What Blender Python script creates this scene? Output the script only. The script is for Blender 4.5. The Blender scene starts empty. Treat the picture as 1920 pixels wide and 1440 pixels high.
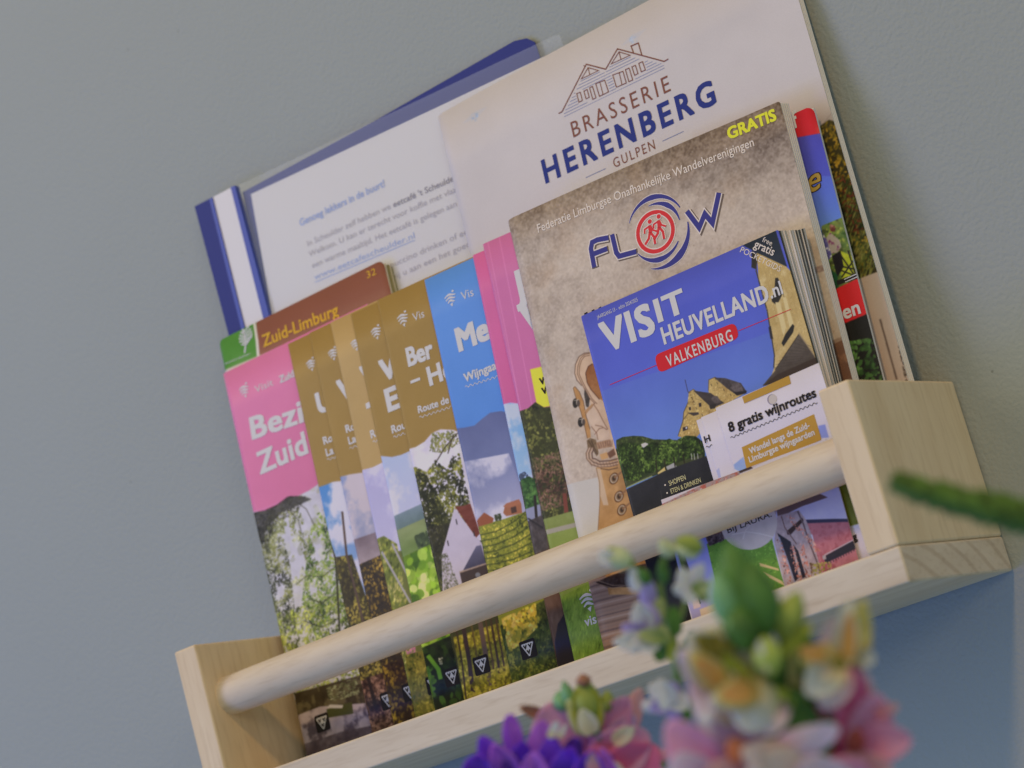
import bpy, bmesh, math, random
import numpy as np
from mathutils import Matrix, Vector

# ------------------------------------------------------------------ camera, light, exposure
S = bpy.context.scene
COL = S.collection
FPX = 4697.16                                   # focal length in pixels of the 1920 px wide photograph
CAM = np.array([0.866985, -0.976022, -0.091501])
RM = np.array([[0.75311659, 0.60306786, -0.26291551],
               [0.33567683, -0.00854557, 0.94193845],
               [-0.56580604, 0.79764411, 0.20887172]])   # rows: right, up, forward
cd = bpy.data.cameras.new('camera'); cam = bpy.data.objects.new('camera', cd); COL.objects.link(cam)
m = Matrix(((RM[0][0], RM[1][0], -RM[2][0], CAM[0]), (RM[0][1], RM[1][1], -RM[2][1], CAM[1]),
            (RM[0][2], RM[1][2], -RM[2][2], CAM[2]), (0, 0, 0, 1)))
cam.matrix_world = m
cd.sensor_width = 36; cd.lens = FPX / 1920 * 36; cd.clip_end = 50; cd.clip_start = .02
cd.dof.use_dof = True; cd.dof.focus_distance = 1.115; cd.dof.aperture_fstop = 10; cd.dof.aperture_blades = 9
S.camera = cam
W = bpy.data.worlds.new('World'); S.world = W; W.use_nodes = True
W.node_tree.nodes['Background'].inputs[0].default_value = (.52, .70, .74, 1)
W.node_tree.nodes['Background'].inputs[1].default_value = .35
def area(name, loc, target, size, power, col, sy=None):
    l = bpy.data.lights.new(name, 'AREA'); l.shape = 'RECTANGLE'; l.size = size; l.size_y = sy or size
    l.energy = power; l.color = col
    o = bpy.data.objects.new(name, l); COL.objects.link(o); o.location = loc
    o.rotation_euler = (Vector(target) - Vector(loc)).to_track_quat('-Z', 'Y').to_euler(); return o
area('warm_ceiling_lamp', (1.0, -1.75, 1.75), (.3, 0, .1), .2, 19, (.76, .46, .16))
area('window_light', (-1.6, -1.85, .75), (.2, 0, .1), .7, 12.5, (.47, .52, .70), 1.0)
area('low_blue_fill', (-1.35, -1.95, -.5), (.1, 0, .1), 1.0, 17, (.02, .09, .70), 1.0)  # added blue fill from low left, tints the lower wall; no actual window
area('upper_left_fill', (-.9, -1.2, 1.2), (.1, 0, .25), .9, 8.5, (.86, .70, .50), .7)  # added warm fill to brighten the upper left wall; no actual window
area('right_side_fill', (2.6, -2.0, .7), (.4, 0, .05), .6, 6, (1, .86, .68))  # weak warm fill, added to lift the right-facing wood of the shelf
S.view_settings.view_transform = 'Standard'; S.view_settings.look = 'None'
S.view_settings.exposure = .14; S.view_settings.gamma = 1
S.render.engine = 'CYCLES'
K = .62                                          # print shows this share of its own colour in this light

# ------------------------------------------------------------------ helpers
def s2l(c): c = np.asarray(c, float); return np.where(c <= .04045, c / 12.92, ((c + .055) / 1.055) ** 2.4)
def l2s(c): c = np.clip(c, 0, 1); return np.where(c <= .0031308, c * 12.92, 1.055 * c ** (1 / 2.4) - .055)
def ink(r, g, b, k=None): return tuple(np.clip(s2l(np.array([r, g, b]) / 255.) / (k or K), 0, .9))
MATS = {}
def mat(name, col, rough=.5, spec=.4, bump=0, bscale=400, coat=0, sss=0, vary=0, alpha=1, trans=0):
    if name in MATS: return MATS[name]
    M = bpy.data.materials.new(name); M.use_nodes = True; nt = M.node_tree; b = nt.nodes['Principled BSDF']
    b.inputs['Base Color'].default_value = (*col, 1); b.inputs['Roughness'].default_value = rough
    b.inputs['Specular IOR Level'].default_value = spec; b.inputs['Coat Weight'].default_value = coat
    b.inputs['Alpha'].default_value = alpha
    if sss: b.inputs['Subsurface Weight'].default_value = sss; b.inputs['Subsurface Scale'].default_value = .004
    if trans: b.inputs['Transmission Weight'].default_value = trans
    if bump or vary:
        tc = nt.nodes.new('ShaderNodeTexCoord'); n = nt.nodes.new('ShaderNodeTexNoise')
        n.inputs['Scale'].default_value = bscale; n.inputs['Detail'].default_value = 3
        nt.links.new(tc.outputs['Object'], n.inputs['Vector'])
        if bump:
            bp = nt.nodes.new('ShaderNodeBump'); bp.inputs['Strength'].default_value = bump; bp.inputs['Distance'].default_value = .0005
            nt.links.new(n.outputs['Fac'], bp.inputs['Height']); nt.links.new(bp.outputs['Normal'], b.inputs['Normal'])
        if vary:
            r = nt.nodes.new('ShaderNodeValToRGB'); c = np.array(col)
            r.color_ramp.elements[0].position = .3; r.color_ramp.elements[1].position = .7
            r.color_ramp.elements[0].color = (*(c * (1 - vary)), 1); r.color_ramp.elements[1].color = (*np.clip(c * (1 + vary), 0, 1), 1)
            nt.links.new(n.outputs['Fac'], r.inputs['Fac']); nt.links.new(r.outputs['Color'], b.inputs['Base Color'])
    MATS[name] = M; return M
PAPER = mat('paper', (.74, .735, .74), .55, .3)
PAGES = mat('page_edges', (.62, .60, .58), .8, .2)
WHITE = mat('white_ink', (.74, .73, .735), .6, .15)
def inkm(r, g, b): return mat('ink_%d_%d_%d' % (r, g, b), ink(r, g, b), .6, .1)

def link(name, me, parent=None, mats=()):
    o = bpy.data.objects.new(name, me); COL.objects.link(o)
    for m_ in mats: me.materials.append(m_)
    if parent: o.parent = parent
    return o
def mesh(name, V, F, parent=None, mats=(), smooth=False, mi=None):
    me = bpy.data.meshes.new(name); me.from_pydata([tuple(v) for v in V], [], [tuple(f) for f in F]); me.update()
    o = link(name, me, parent, mats)
    if smooth: me.polygons.foreach_set('use_smooth', [True] * len(me.polygons))
    if mi is not None: me.polygons.foreach_set('material_index', mi)
    return o
def tag(o, label, cat, group=None, kind=None):
    if label: o['label'] = label
    if cat: o['category'] = cat
    if group: o['group'] = group
    if kind: o['kind'] = kind
    return o
def thing(name, label, cat, group=None, loc=(0, 0, 0)):
    o = bpy.data.objects.new(name, None); COL.objects.link(o); o.empty_display_size = .02; o.location = loc
    return tag(o, label, cat, group)
def wp(px, py, z):                               # point z metres in front of the camera on the ray of a photo pixel
    d = RM.T @ np.array([(px - 960) / FPX, (720 - py) / FPX, 1.0]); return CAM + d * z

# ------------------------------------------------------------------ a flat printed item leaning on the shelf
class Item:
    def __init__(s, x, y, z, lean, yaw, roll, w, h, obj):
        le, ya, ro = map(math.radians, (lean, yaw, roll))
        r = np.array([math.cos(ya), math.sin(ya), 0]); up = np.array([-math.sin(ya) * math.sin(le), math.cos(ya) * math.sin(le), math.cos(le)])
        s.r = r * math.cos(ro) - up * math.sin(ro); s.u = r * math.sin(ro) + up * math.cos(ro)
        s.n = np.cross(s.r, s.u); s.o = np.array([x, y, z]); s.w, s.h, s.obj = w, h, obj
        s.bend = lambda u, v: 0.0
        if obj: obj.location = (x, y, z)
    def P(s, u, v, n=0): return s.r * u + s.u * v + s.n * (n + s.bend(u, v))
    def uv(s, px, py):
        d = RM.T @ np.array([(px - 960) / FPX, (720 - py) / FPX, 1.0]); t = (s.n @ (s.o - CAM)) / (s.n @ d)
        q = CAM + t * d - s.o; return np.array([q @ s.r, q @ s.u])
    def mmpx(s, px, py): return np.linalg.norm(s.uv(px + 1, py) - s.uv(px, py))

def block(it, name, u0, u1, v0, v1, nb, nf, front, edge, nu=16, nv=10, du=(0, 0), corner=0):
    """a sheet or block of pages; du shifts bottom / top sideways (a fanned page), corner rounds the top right"""
    us = np.unique(np.concatenate([np.linspace(u0, u1, nu + 1), u0 + np.array([.0004, .0008, .0014, .0022, .0035, .005]), u1 - np.array([.0002, .0005, .001, .0016, .0024, .0033, .0042])])); us = us[(us <= u1) & (us >= u0)]
    vs = np.linspace(v0, v1, nv + 1); V = []; uvs = []
    for n in (nf, nb):
        for v in vs:
            for u in us:
                vv = v
                if corner and v == vs[-1]:
                    a = max(0, u - (u1 - corner)); vv = v - (corner - math.sqrt(max(0, corner ** 2 - a * a)))
                    a = max(0, (u0 + corner) - u); vv = vv - (corner - math.sqrt(max(0, corner ** 2 - a * a)))
                t = (v - v0) / (v1 - v0); V.append(it.P(u + du[0] * (1 - t) + du[1] * t, vv, n)); uvs.append(((u - u0) / (u1 - u0), (vv - v0) / (v1 - v0)))
    a, b = len(us), len(vs); N = a * b; F = []; mi = []
    for j in range(b - 1):
        for i in range(a - 1):
            k = j * a + i; F.append((k, k + 1, k + a + 1, k + a)); mi.append(0)
            F.append((N + k, N + k + a, N + k + a + 1, N + k + 1)); mi.append(1)
    for i in range(a - 1):
        F.append((i, N + i, N + i + 1, i + 1)); k = (b - 1) * a + i; F.append((k, k + 1, N + k + 1, N + k)); mi += [1, 1]
    for j in range(b - 1):
        k = j * a; F.append((k, k + a, N + k + a, N + k)); k += a - 1; F.append((k, N + k, N + k + a, k + a)); mi += [1, 1]
    o = mesh(name, V, F, it.obj, (front, edge), mi=mi)
    ul = o.data.uv_layers.new(name='UVMap'); li = np.empty(len(o.data.loops), int); o.data.loops.foreach_get('vertex_index', li)
    ul.data.foreach_set('uv', np.array(uvs)[li].ravel()); 
    sm = [m_ == 0 for m_ in mi]; o.data.polygons.foreach_set('use_smooth', sm)
    return o
def prism(it, name, pts, n0, n1, m_, parent=None, px=True):
    P2 = [it.uv(*p) if px else np.array(p) for p in pts]
    k = len(P2); V = [it.P(*p, n1) for p in P2] + [it.P(*p, n0) for p in P2]
    A = sum(P2[i][0] * P2[(i + 1) % k][1] - P2[(i + 1) % k][0] * P2[i][1] for i in range(k))
    idx = list(range(k)) if A > 0 else list(range(k))[::-1]
    F = [idx, [k + i for i in idx[::-1]]] + [(idx[(i + 1) % k], idx[i], k + idx[i], k + idx[(i + 1) % k]) for i in range(k)]
    return mesh(name, V, F, parent or it.obj, (m_,))

# lettering: glyph outlines of Blender's own font laid on the page
_tc = {}
def glyphs(s, bold, spacing, shear):
    key = (s, bold, spacing, shear)
    if key in _tc: return _tc[key]
    c = bpy.data.curves.new('t', 'FONT'); c.body = s; c.size = 1; c.offset = bold; c.space_character = spacing; c.shear = shear
    c.resolution_u = 3; o = bpy.data.objects.new('t', c); COL.objects.link(o)
    dg = bpy.context.evaluated_depsgraph_get(); dg.update()
    me = bpy.data.meshes.new_from_object(o.evaluated_get(dg))
    V = np.array([v.co[:] for v in me.vertices]) if len(me.vertices) else np.zeros((0, 3)); F = [tuple(p.vertices) for p in me.polygons]
    bpy.data.objects.remove(o); bpy.data.curves.remove(c); bpy.data.meshes.remove(me)
    _tc[key] = (V, F); return V, F
CAPH = None
def txt(it, s, a, b=None, top=None, cap=None, m_=None, bold=0, spacing=1, shear=0, n=.00014, sx=1, outline=None, name='lettering', ang=0):
    """a,b: baseline ends; top: a point on the cap line; widths are stretched to fit a..b"""
    global CAPH
    if CAPH is None: CAPH = glyphs('H', 0, 1, 0)[0][:, 1].max()
    V, F = glyphs(s, bold, spacing, shear)
    A = it.uv(*a); d = np.array([math.cos(ang), math.sin(ang)]); x0, x1 = V[:, 0].min(), V[:, 0].max()
    B = it.uv(*b) if b else None
    if B is not None: d = (B - A) / np.linalg.norm(B - A)
    up = np.array([-d[1], d[0]])
    ch = abs((it.uv(*top) - A) @ up) if top else cap
    sy = ch / CAPH; sxx = np.linalg.norm(B - A) / (x1 - x0) if B is not None else sy * sx
    V2, F2 = glyphs(s, 0, spacing, shear); nv = len(V2)
    for mm, nn, bb in ((outline[0] if outline else None, n - .00008, bold + (outline[1] if outline else 0)), (m_ or WHITE, n, bold)):
        if mm is None: continue
        sh = [(0, 0)] + ([(bb * i, bb * j) for i in (-1, 0, 1) for j in (-.8, 0, .8) if i or j] if bb > .004 else [])   # heavier letters: overprinted
        Q = []; F3 = []
        for k, (dx, dy) in enumerate(sh):
            Q += [it.P(*(A + d * (x + dx - x0) * sxx + up * (y + dy) * sy), nn + k * 6e-6) for x, y, _ in V2]; F3 += [tuple(i_ + k * nv for i_ in f_) for f_ in F2]
        mesh(name, Q, F3, it.obj, (mm,))
def stroke(it, lines, width, m_, n=.00014, name='emblem', px=True, closed=False):
    """thick poly-lines printed on the page; width in metres, or (start, mid, end)"""
    if 1 < len(lines) <= 5: return [stroke(it, [L], width, m_, n, name, px, closed) for L in lines]
    V = []; F = []
    for L in lines:
        Q = [it.uv(*p) if px else np.array(p) for p in L]
        if closed: Q.append(Q[0])
        k = len(Q); base = len(V)
        for i, q in enumerate(Q):
            t0 = Q[i] - Q[i - 1] if i else None; t1 = Q[i + 1] - Q[i] if i < k - 1 else None
            if closed and i in (0, k - 1): t0 = Q[-1] - Q[-2]; t1 = Q[1] - Q[0]
            if t0 is None: t0 = t1
            if t1 is None: t1 = t0
            t0 = t0 / (np.linalg.norm(t0) + 1e-12); t1 = t1 / (np.linalg.norm(t1) + 1e-12); t = t0 + t1; t /= np.linalg.norm(t) + 1e-12
            nn = np.array([-t[1], t[0]]); c = max(.4, nn @ np.array([-t0[1], t0[0]]))
            f = i / (k - 1); wd = width if not isinstance(width, tuple) else (width[0] + (width[1] - width[0]) * 2 * f if f < .5 else width[1] + (width[2] - width[1]) * (2 * f - 1))
            V += [it.P(*(q + nn * wd / 2 / c), n), it.P(*(q - nn * wd / 2 / c), n)]
        F += [(base + 2 * i, base + 2 * i + 1, base + 2 * i + 3, base + 2 * i + 2) for i in range(k - 1)]
    return mesh(name, V, F, it.obj, (m_,))
def arc(cx, cy, r, a0, a1, k=20, ry=None): return [(cx + r * math.cos(math.radians(a0 + (a1 - a0) * i / k)), cy + (ry or r) * math.sin(math.radians(a0 + (a1 - a0) * i / k))) for i in range(k + 1)]
def flat(it, name, pts, m_, n=.0001, px=True):
    Q = [it.P(*(it.uv(*p) if px else p), n) for p in pts]; return mesh(name, Q, [tuple(range(len(Q)))], it.obj, (m_,))

# ------------------------------------------------------------------ painted covers (colours painted as arrays, no files)
rng = np.random.default_rng(7)
def vnoise(h, w, cell, seed=0, oct=4, ax=1, ay=1):
    r = np.random.default_rng(seed); out = np.zeros((h, w)); amp = 1; tot = 0
    for o in range(oct):
        cx, cy = max(1.01, cell * ax / 2 ** o), max(1.01, cell * ay / 2 ** o)
        g = r.random((int(h / cy) + 3, int(w / cx) + 3)); y = np.arange(h) / cy; x = np.arange(w) / cx
        yi, xi = y.astype(int), x.astype(int); fy, fx = y - yi, x - xi; fy = (fy * fy * (3 - 2 * fy))[:, None]; fx = fx * fx * (3 - 2 * fx)
        G = lambda a, b: g[yi + a][:, xi + b]
        out += amp * ((G(0, 0) * (1 - fx) + G(0, 1) * fx) * (1 - fy) + (G(1, 0) * (1 - fx) + G(1, 1) * fx) * fy); tot += amp; amp *= .55
    return out / tot
class Canvas:
    def __init__(s, it, col, pp=5000, w=None, h=None):
        s.it = it; s.pp = pp; s.W = int((w or it.w) * pp); s.H = int((h or it.h) * pp); s.a = np.ones((s.H, s.W, 3)) * np.array(col) / 255.; s.seed = 11
    def c(s, p): u = s.it.uv(*p); return (u[0] * s.pp, u[1] * s.pp)
    def mask(s, pts):
        Q = np.array([s.c(p) for p in pts]); x0, y0 = np.floor(Q.min(0)).astype(int); x1, y1 = np.ceil(Q.max(0)).astype(int) + 1
        x0, y0 = max(x0, 0), max(y0, 0); x1, y1 = min(x1, s.W), min(y1, s.H)
        if x1 <= x0 or y1 <= y0: return (slice(0, 0), slice(0, 0)), np.zeros((0, 0))
        acc = np.zeros((y1 - y0, x1 - x0))
        for ox, oy in ((.25, .25), (.75, .75), (.25, .75), (.75, .25)):
            X, Y = np.meshgrid(np.arange(x0, x1) + ox, np.arange(y0, y1) + oy); ins = np.zeros(X.shape, bool)
            for i in range(len(Q)):
                (xa, ya), (xb, yb) = Q[i - 1], Q[i]
                if ya == yb: continue
                ins ^= ((ya > Y) != (yb > Y)) & (X < (xb - xa) * (Y - ya) / (yb - ya) + xa)
            acc += ins
        return (slice(y0, y1), slice(x0, x1)), acc / 4
    def poly(s, pts, col, col2=None, alpha=1, noise=0, cell=20, ax=1, ay=1, tex=None):
        sl, M = s.mask(pts)
        if not M.size: return s
        s.seed += 1; h, w = M.shape; col = np.array(col) / 255.
        if col2 is not None:                      # gradient from the top (col) to the bottom (col2)
            t = np.linspace(1, 0, h)[:, None, None]; C_ = col * (1 - t) + np.array(col2) / 255. * t
        else: C_ = np.ones((h, w, 3)) * col
        if noise: C_ = C_ + (vnoise(h, w, cell, s.seed, 4, ax, ay) - .5)[..., None] * noise * 2 / 255.
        if tex is not None:                       # second colour through a noise threshold: (col, threshold, softness, cell)
            tcol, th, so, ce = tex; t = np.clip((vnoise(h, w, ce, s.seed + 500, 5, ax, ay) - th) / so, 0, 1)[..., None]; C_ = C_ * (1 - t) + np.array(tcol) / 255. * t
        M = M[..., None] * alpha; s.a[sl] = s.a[sl] * (1 - M) + C_ * M; return s
    def line(s, pts, wpx, col, alpha=1):
        for a, b in zip(pts[:-1], pts[1:]):
            d = np.array(b, float) - a; L = np.hypot(*d) + 1e-9; n = np.array([-d[1], d[0]]) / L * wpx / 2; a_ = np.array(a) - d / L * wpx * .2; b_ = np.array(b) + d / L * wpx * .2
            s.poly([a_ + n, b_ + n, b_ - n, a_ - n], col, alpha=alpha)
        return s
    def dabs(s, pts, n, cols, size=.9, asp=.5, clump=40, ang=None, jit=14, al=.85, hole=0, hcell=26):
        sl, M = s.mask(pts); s.seed += 1
        if not M.size: return s
        h, w = M.shape; keep = M > .5
        if hole: keep = keep & (vnoise(h, w, hcell * s.pp / 5000, s.seed + 31, 4) > hole)
        ys, xs = np.nonzero(keep)
        if not len(ys): return s
        r = np.random.default_rng(s.seed); cl = vnoise(h, w, clump * .8, s.seed + 77, 4); cl2 = vnoise(h, w, clump * .25, s.seed + 78, 2); A = s.a[sl]; cols = np.array(cols) / 255.; nc = len(cols) - 1
        for i in range(n):
            k = r.integers(len(ys)); y, x = ys[k], xs[k]; f = i / n
            q = np.clip(.5 + (cl[y, x] - .5) * 2.0 + (cl2[y, x] - .5) * 1.3 + (f - .5) * .35 + r.normal(0, .13), 0, 1) * nc; k0 = min(nc - 1, int(q)) if nc else 0
            c = (cols[k0] * (1 - (q - k0)) + cols[k0 + 1] * (q - k0) if nc else cols[0]) * (1 + r.normal(0, jit / 130.))
            R = size * s.pp / 1000 * r.uniform(.5, 1.3); th = r.uniform(0, math.pi) if ang is None else math.radians(ang) + r.normal(0, .25); b = R * asp; B = int(R) + 1
            y0, y1, x0, x1 = max(0, y - B), min(h, y + B + 1), max(0, x - B), min(w, x + B + 1)
            Y, X = np.mgrid[y0:y1, x0:x1]; X = X - x; Y = Y - y; cu, su = math.cos(th), math.sin(th)
            e = ((X * cu + Y * su) / R) ** 2 + ((-X * su + Y * cu) / b) ** 2; m_ = (np.clip((1.15 - e) * 4, 0, 1) * M[y0:y1, x0:x1] * al)[..., None]
            A[y0:y1, x0:x1] = A[y0:y1, x0:x1] * (1 - m_) + c * m_
        return s
    def grain(s, amt=2.5):
        s.a += (np.random.default_rng(s.seed).random((s.H, s.W, 1)) - .5) * 2 * amt / 255.; return s
    def material(s, name, rough=.4, spec=.4):
        spec = .17; rough = max(rough, .38)
        for _ in range(2):                        # the print's own softness
            s.a[1:-1] = (s.a[:-2] + 2 * s.a[1:-1] + s.a[2:]) / 4; s.a[:, 1:-1] = (s.a[:, :-2] + 2 * s.a[:, 1:-1] + s.a[:, 2:]) / 4
        s.a *= (1 + (vnoise(s.H, s.W, 160, s.seed + 900, 4) - .5) * .07)[..., None]
        s.grain(); lin = np.clip(s2l(np.clip(s.a, 0, 1)) / K, 0, .88); out = np.ones((s.H, s.W, 4), np.float32); out[..., :3] = l2s(lin)
        im = bpy.data.images.new(name, s.W, s.H); im.pixels.foreach_set(out.ravel()); im.update(); im.pack()
        M = bpy.data.materials.new(name); M.use_nodes = True; nt = M.node_tree; t = nt.nodes.new('ShaderNodeTexImage'); t.image = im; t.extension = 'EXTEND'
        b = nt.nodes['Principled BSDF']; nt.links.new(t.outputs['Color'], b.inputs['Base Color']); b.inputs['Roughness'].default_value = rough; b.inputs['Specular IOR Level'].default_value = spec
        tc = nt.nodes.new('ShaderNodeTexCoord'); n = nt.nodes.new('ShaderNodeTexNoise'); n.inputs['Scale'].default_value = 60; n.inputs['Detail'].default_value = 2
        bp = nt.nodes.new('ShaderNodeBump'); bp.inputs['Strength'].default_value = .12; bp.inputs['Distance'].default_value = .002
        nt.links.new(tc.outputs['Object'], n.inputs['Vector']); nt.links.new(n.outputs['Fac'], bp.inputs['Height']); nt.links.new(bp.outputs['Normal'], b.inputs['Normal'])
        return M

# ------------------------------------------------------------------ the wall
def wall_material():
    M = bpy.data.materials.new('painted_wall'); M.use_nodes = True; nt = M.node_tree; b = nt.nodes['Principled BSDF']; N = nt.nodes.new; L = nt.links.new
    tc = N('ShaderNodeTexCoord'); n1 = N('ShaderNodeTexNoise'); n1.inputs['Scale'].default_value = 520; n1.inputs['Detail'].default_value = 3
    n2 = N('ShaderNodeTexNoise'); n2.inputs['Scale'].default_value = 6; n2.inputs['Detail'].default_value = 4
    L(tc.outputs['Object'], n1.inputs['Vector']); L(tc.outputs['Object'], n2.inputs['Vector'])
    r = N('ShaderNodeValToRGB'); r.color_ramp.elements[0].color = (.345, .380, .368, 1); r.color_ramp.elements[1].color = (.37, .405, .393, 1)
    L(n2.outputs['Fac'], r.inputs['Fac'])
    v = N('ShaderNodeTexVoronoi'); v.inputs['Scale'].default_value = 38; L(tc.outputs['Object'], v.inputs['Vector'])   # a few dark specks
    vr = N('ShaderNodeValToRGB'); vr.color_ramp.elements[0].position = .018; vr.color_ramp.elements[0].color = (.4, .4, .4, 1); vr.color_ramp.elements[1].position = .03
    L(v.outputs['Distance'], vr.inputs['Fac']); mx = N('ShaderNodeMixRGB'); mx.blend_type = 'MULTIPLY'; mx.inputs[0].default_value = .5
    L(r.outputs['Color'], mx.inputs[1]); L(vr.outputs['Color'], mx.inputs[2]); L(mx.outputs[0], b.inputs['Base Color'])
    b.inputs['Roughness'].default_value = .75; b.inputs['Specular IOR Level'].default_value = .3
    bp = N('ShaderNodeBump'); bp.inputs['Strength'].default_value = .85; bp.inputs['Distance'].default_value = .0006
    L(n1.outputs['Fac'], bp.inputs['Height']); L(bp.outputs['Normal'], b.inputs['Normal']); return M
wall = mesh('wall', [(-2.2, .0005, -1.2), (2.2, .0005, -1.2), (2.2, .0005, 1.6), (-2.2, .0005, 1.6), (-2.2, .1, -1.2), (2.2, .1, -1.2), (2.2, .1, 1.6), (-2.2, .1, 1.6)],
            [(0, 1, 2, 3), (5, 4, 7, 6), (4, 0, 3, 7), (1, 5, 6, 2), (3, 2, 6, 7), (4, 5, 1, 0)], None, (wall_material(),))
tag(wall, 'grey green painted wall with fine orange peel texture', None, kind='structure')

# ------------------------------------------------------------------ the shelf
SW, SD, SH, ST, SB = .400, .0924, .0699, .01494, .01526
def wood(name, stretch, seed, end=False, base=(.765, .655, .50), dark=(.63, .51, .36)):
    M = bpy.data.materials.new(name); M.use_nodes = True; nt = M.node_tree; b = nt.nodes['Principled BSDF']; N = nt.nodes.new; L = nt.links.new
    tc = N('ShaderNodeTexCoord'); mp = N('ShaderNodeMapping'); mp.inputs['Scale'].default_value = stretch; mp.inputs['Location'].default_value = (seed, seed * .7, seed * .3); L(tc.outputs['Object'], mp.inputs['Vector'])
    n = N('ShaderNodeTexNoise'); n.inputs['Scale'].default_value = 1; n.inputs['Detail'].default_value = 6; n.inputs['Roughness'].default_value = .55; n.inputs['Distortion'].default_value = .6; L(mp.outputs[0], n.inputs['Vector'])
    r = N('ShaderNodeValToRGB'); e = r.color_ramp.elements; e[0].position = .25; e[0].color = (*dark, 1); e[1].position = .62; e[1].color = (*base, 1)
    x = e.new(.8); x.color = (*[c * 1.05 for c in base], 1); L(n.outputs['Fac'], r.inputs['Fac']); out = r.outputs['Color']
    m2 = N('ShaderNodeMapping'); m2.inputs['Scale'].default_value = [c * 9 for c in stretch]; L(tc.outputs['Object'], m2.inputs['Vector'])
    n3 = N('ShaderNodeTexNoise'); n3.inputs['Scale'].default_value = 1; n3.inputs['Detail'].default_value = 2; L(m2.outputs[0], n3.inputs['Vector'])
    r3 = N('ShaderNodeValToRGB'); r3.color_ramp.elements[0].position = .25; r3.color_ramp.elements[0].color = (.86, .83, .79, 1); r3.color_ramp.elements[1].position = .5; r3.color_ramp.elements[1].color = (1, 1, 1, 1); L(n3.outputs['Fac'], r3.inputs['Fac'])
    mx = N('ShaderNodeMixRGB'); mx.blend_type = 'MULTIPLY'; mx.inputs[0].default_value = .75; L(out, mx.inputs[1]); L(r3.outputs['Color'], mx.inputs[2]); out = mx.outputs[0]
    if end:
        wv = N('ShaderNodeTexWave'); wv.wave_type = 'RINGS'; wv.rings_direction = 'X'; wv.inputs['Scale'].default_value = 26; wv.inputs['Distortion'].default_value = 3.5; wv.inputs['Detail'].default_value = 2; wv.inputs['Detail Scale'].default_value = .6
        m3 = N('ShaderNodeMapping'); m3.inputs['Location'].default_value = (0, .13, .09); m3.inputs['Scale'].default_value = (.02, 1, 1.25); L(tc.outputs['Object'], m3.inputs['Vector']); L(m3.outputs[0], wv.inputs['Vector'])
        r4 = N('ShaderNodeValToRGB'); r4.color_ramp.elements[0].position = .03; r4.color_ramp.elements[0].color = (.66, .58, .5, 1); r4.color_ramp.elements[1].position = .25; r4.color_ramp.elements[1].color = (1, 1, 1, 1); L(wv.outputs['Fac'], r4.inputs['Fac'])
        mm = N('ShaderNodeMixRGB'); mm.blend_type = 'MULTIPLY'; mm.inputs[0].default_value = .42; L(out, mm.inputs[1]); L(r4.outputs['Color'], mm.inputs[2]); out = mm.outputs[0]
    L(out, b.inputs['Base Color']); b.inputs['Roughness'].default_value = .62; b.inputs['Specular IOR Level'].default_value = .3
    bp = N('ShaderNodeBump'); bp.inputs['Strength'].default_value = .15; bp.inputs['Distance'].default_value = .0003; L(n3.outputs['Fac'], bp.inputs['Height']); L(bp.outputs['Normal'], b.inputs['Normal']); return M
def wbox(name, x0, x1, y0, y1, z0, z1, parent, mats, bev=.0011, endface=None):
    bm = bmesh.new(); bmesh.ops.create_cube(bm, size=1)
    for v in bm.verts: v.co = Vector(((x0 + x1) / 2 + v.co.x * (x1 - x0), (y0 + y1) / 2 + v.co.y * (y1 - y0), (z0 + z1) / 2 + v.co.z * (z1 - z0)))
    bmesh.ops.bevel(bm, geom=list(bm.edges), offset=bev, segments=3, profile=.5, affect='EDGES')
    me = bpy.data.meshes.new(name); bm.to_mesh(me); bm.free(); o = link(name, me, parent, mats)
    for p_ in me.polygons:
        p_.use_smooth = p_.area < 1e-5
        if endface is not None and abs(p_.normal[endface]) > .9: p_.material_index = 1
    return o
shelf = thing('wall_shelf', 'pale wooden wall shelf with round front rail holding the leaflets and magazines', 'shelf')
WA = wood('aspen_board', (7, 60, 60), 3.1); WE = wood('aspen_end_grain', (60, 25, 60), 1.7, True, (.74, .63, .50), (.64, .53, .41))
WV = wood('aspen_side', (60, 45, 6), 5.3, False, (.84, .68, .46), (.74, .57, .36))
wbox('bottom_board', 0, SW, -SD, -.0006, 0, SB, shelf, (WA, WE), endface=0)
wbox('side_panel', 0, ST, -SD, -.0006, SB + .0001, SB + SH, shelf, (WV,))
wbox('side_panel', SW - ST, SW, -SD, -.0006, SB + .0001, SB + SH, shelf, (WV,))
RY, RZ, RR = -.0765, .0578, .00972
V = []; F = []; k = 40; nx = 30
for j in range(nx + 1):
    x = ST - .001 + (SW - 2 * ST + .002) * j / nx
    e = min(j, nx - j)
    for i in range(k):
        a = 2 * math.pi * i / k; r_ = RR * (1 + .006 * math.sin(3 * a + j * .3)); V.append((x, RY + r_ * math.cos(a), RZ + r_ * math.sin(a)))
F = [(j * k + i, j * k + (i + 1) % k, (j + 1) * k + (i + 1) % k, (j + 1) * k + i) for j in range(nx) for i in range(k)]
mesh('front_rail', V, [f[::-1] for f in F], shelf, (wood('aspen_rail', (8, 55, 55), 8.2),), smooth=True)

LABG = 'leaflets standing fanned out on the shelf'
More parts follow.
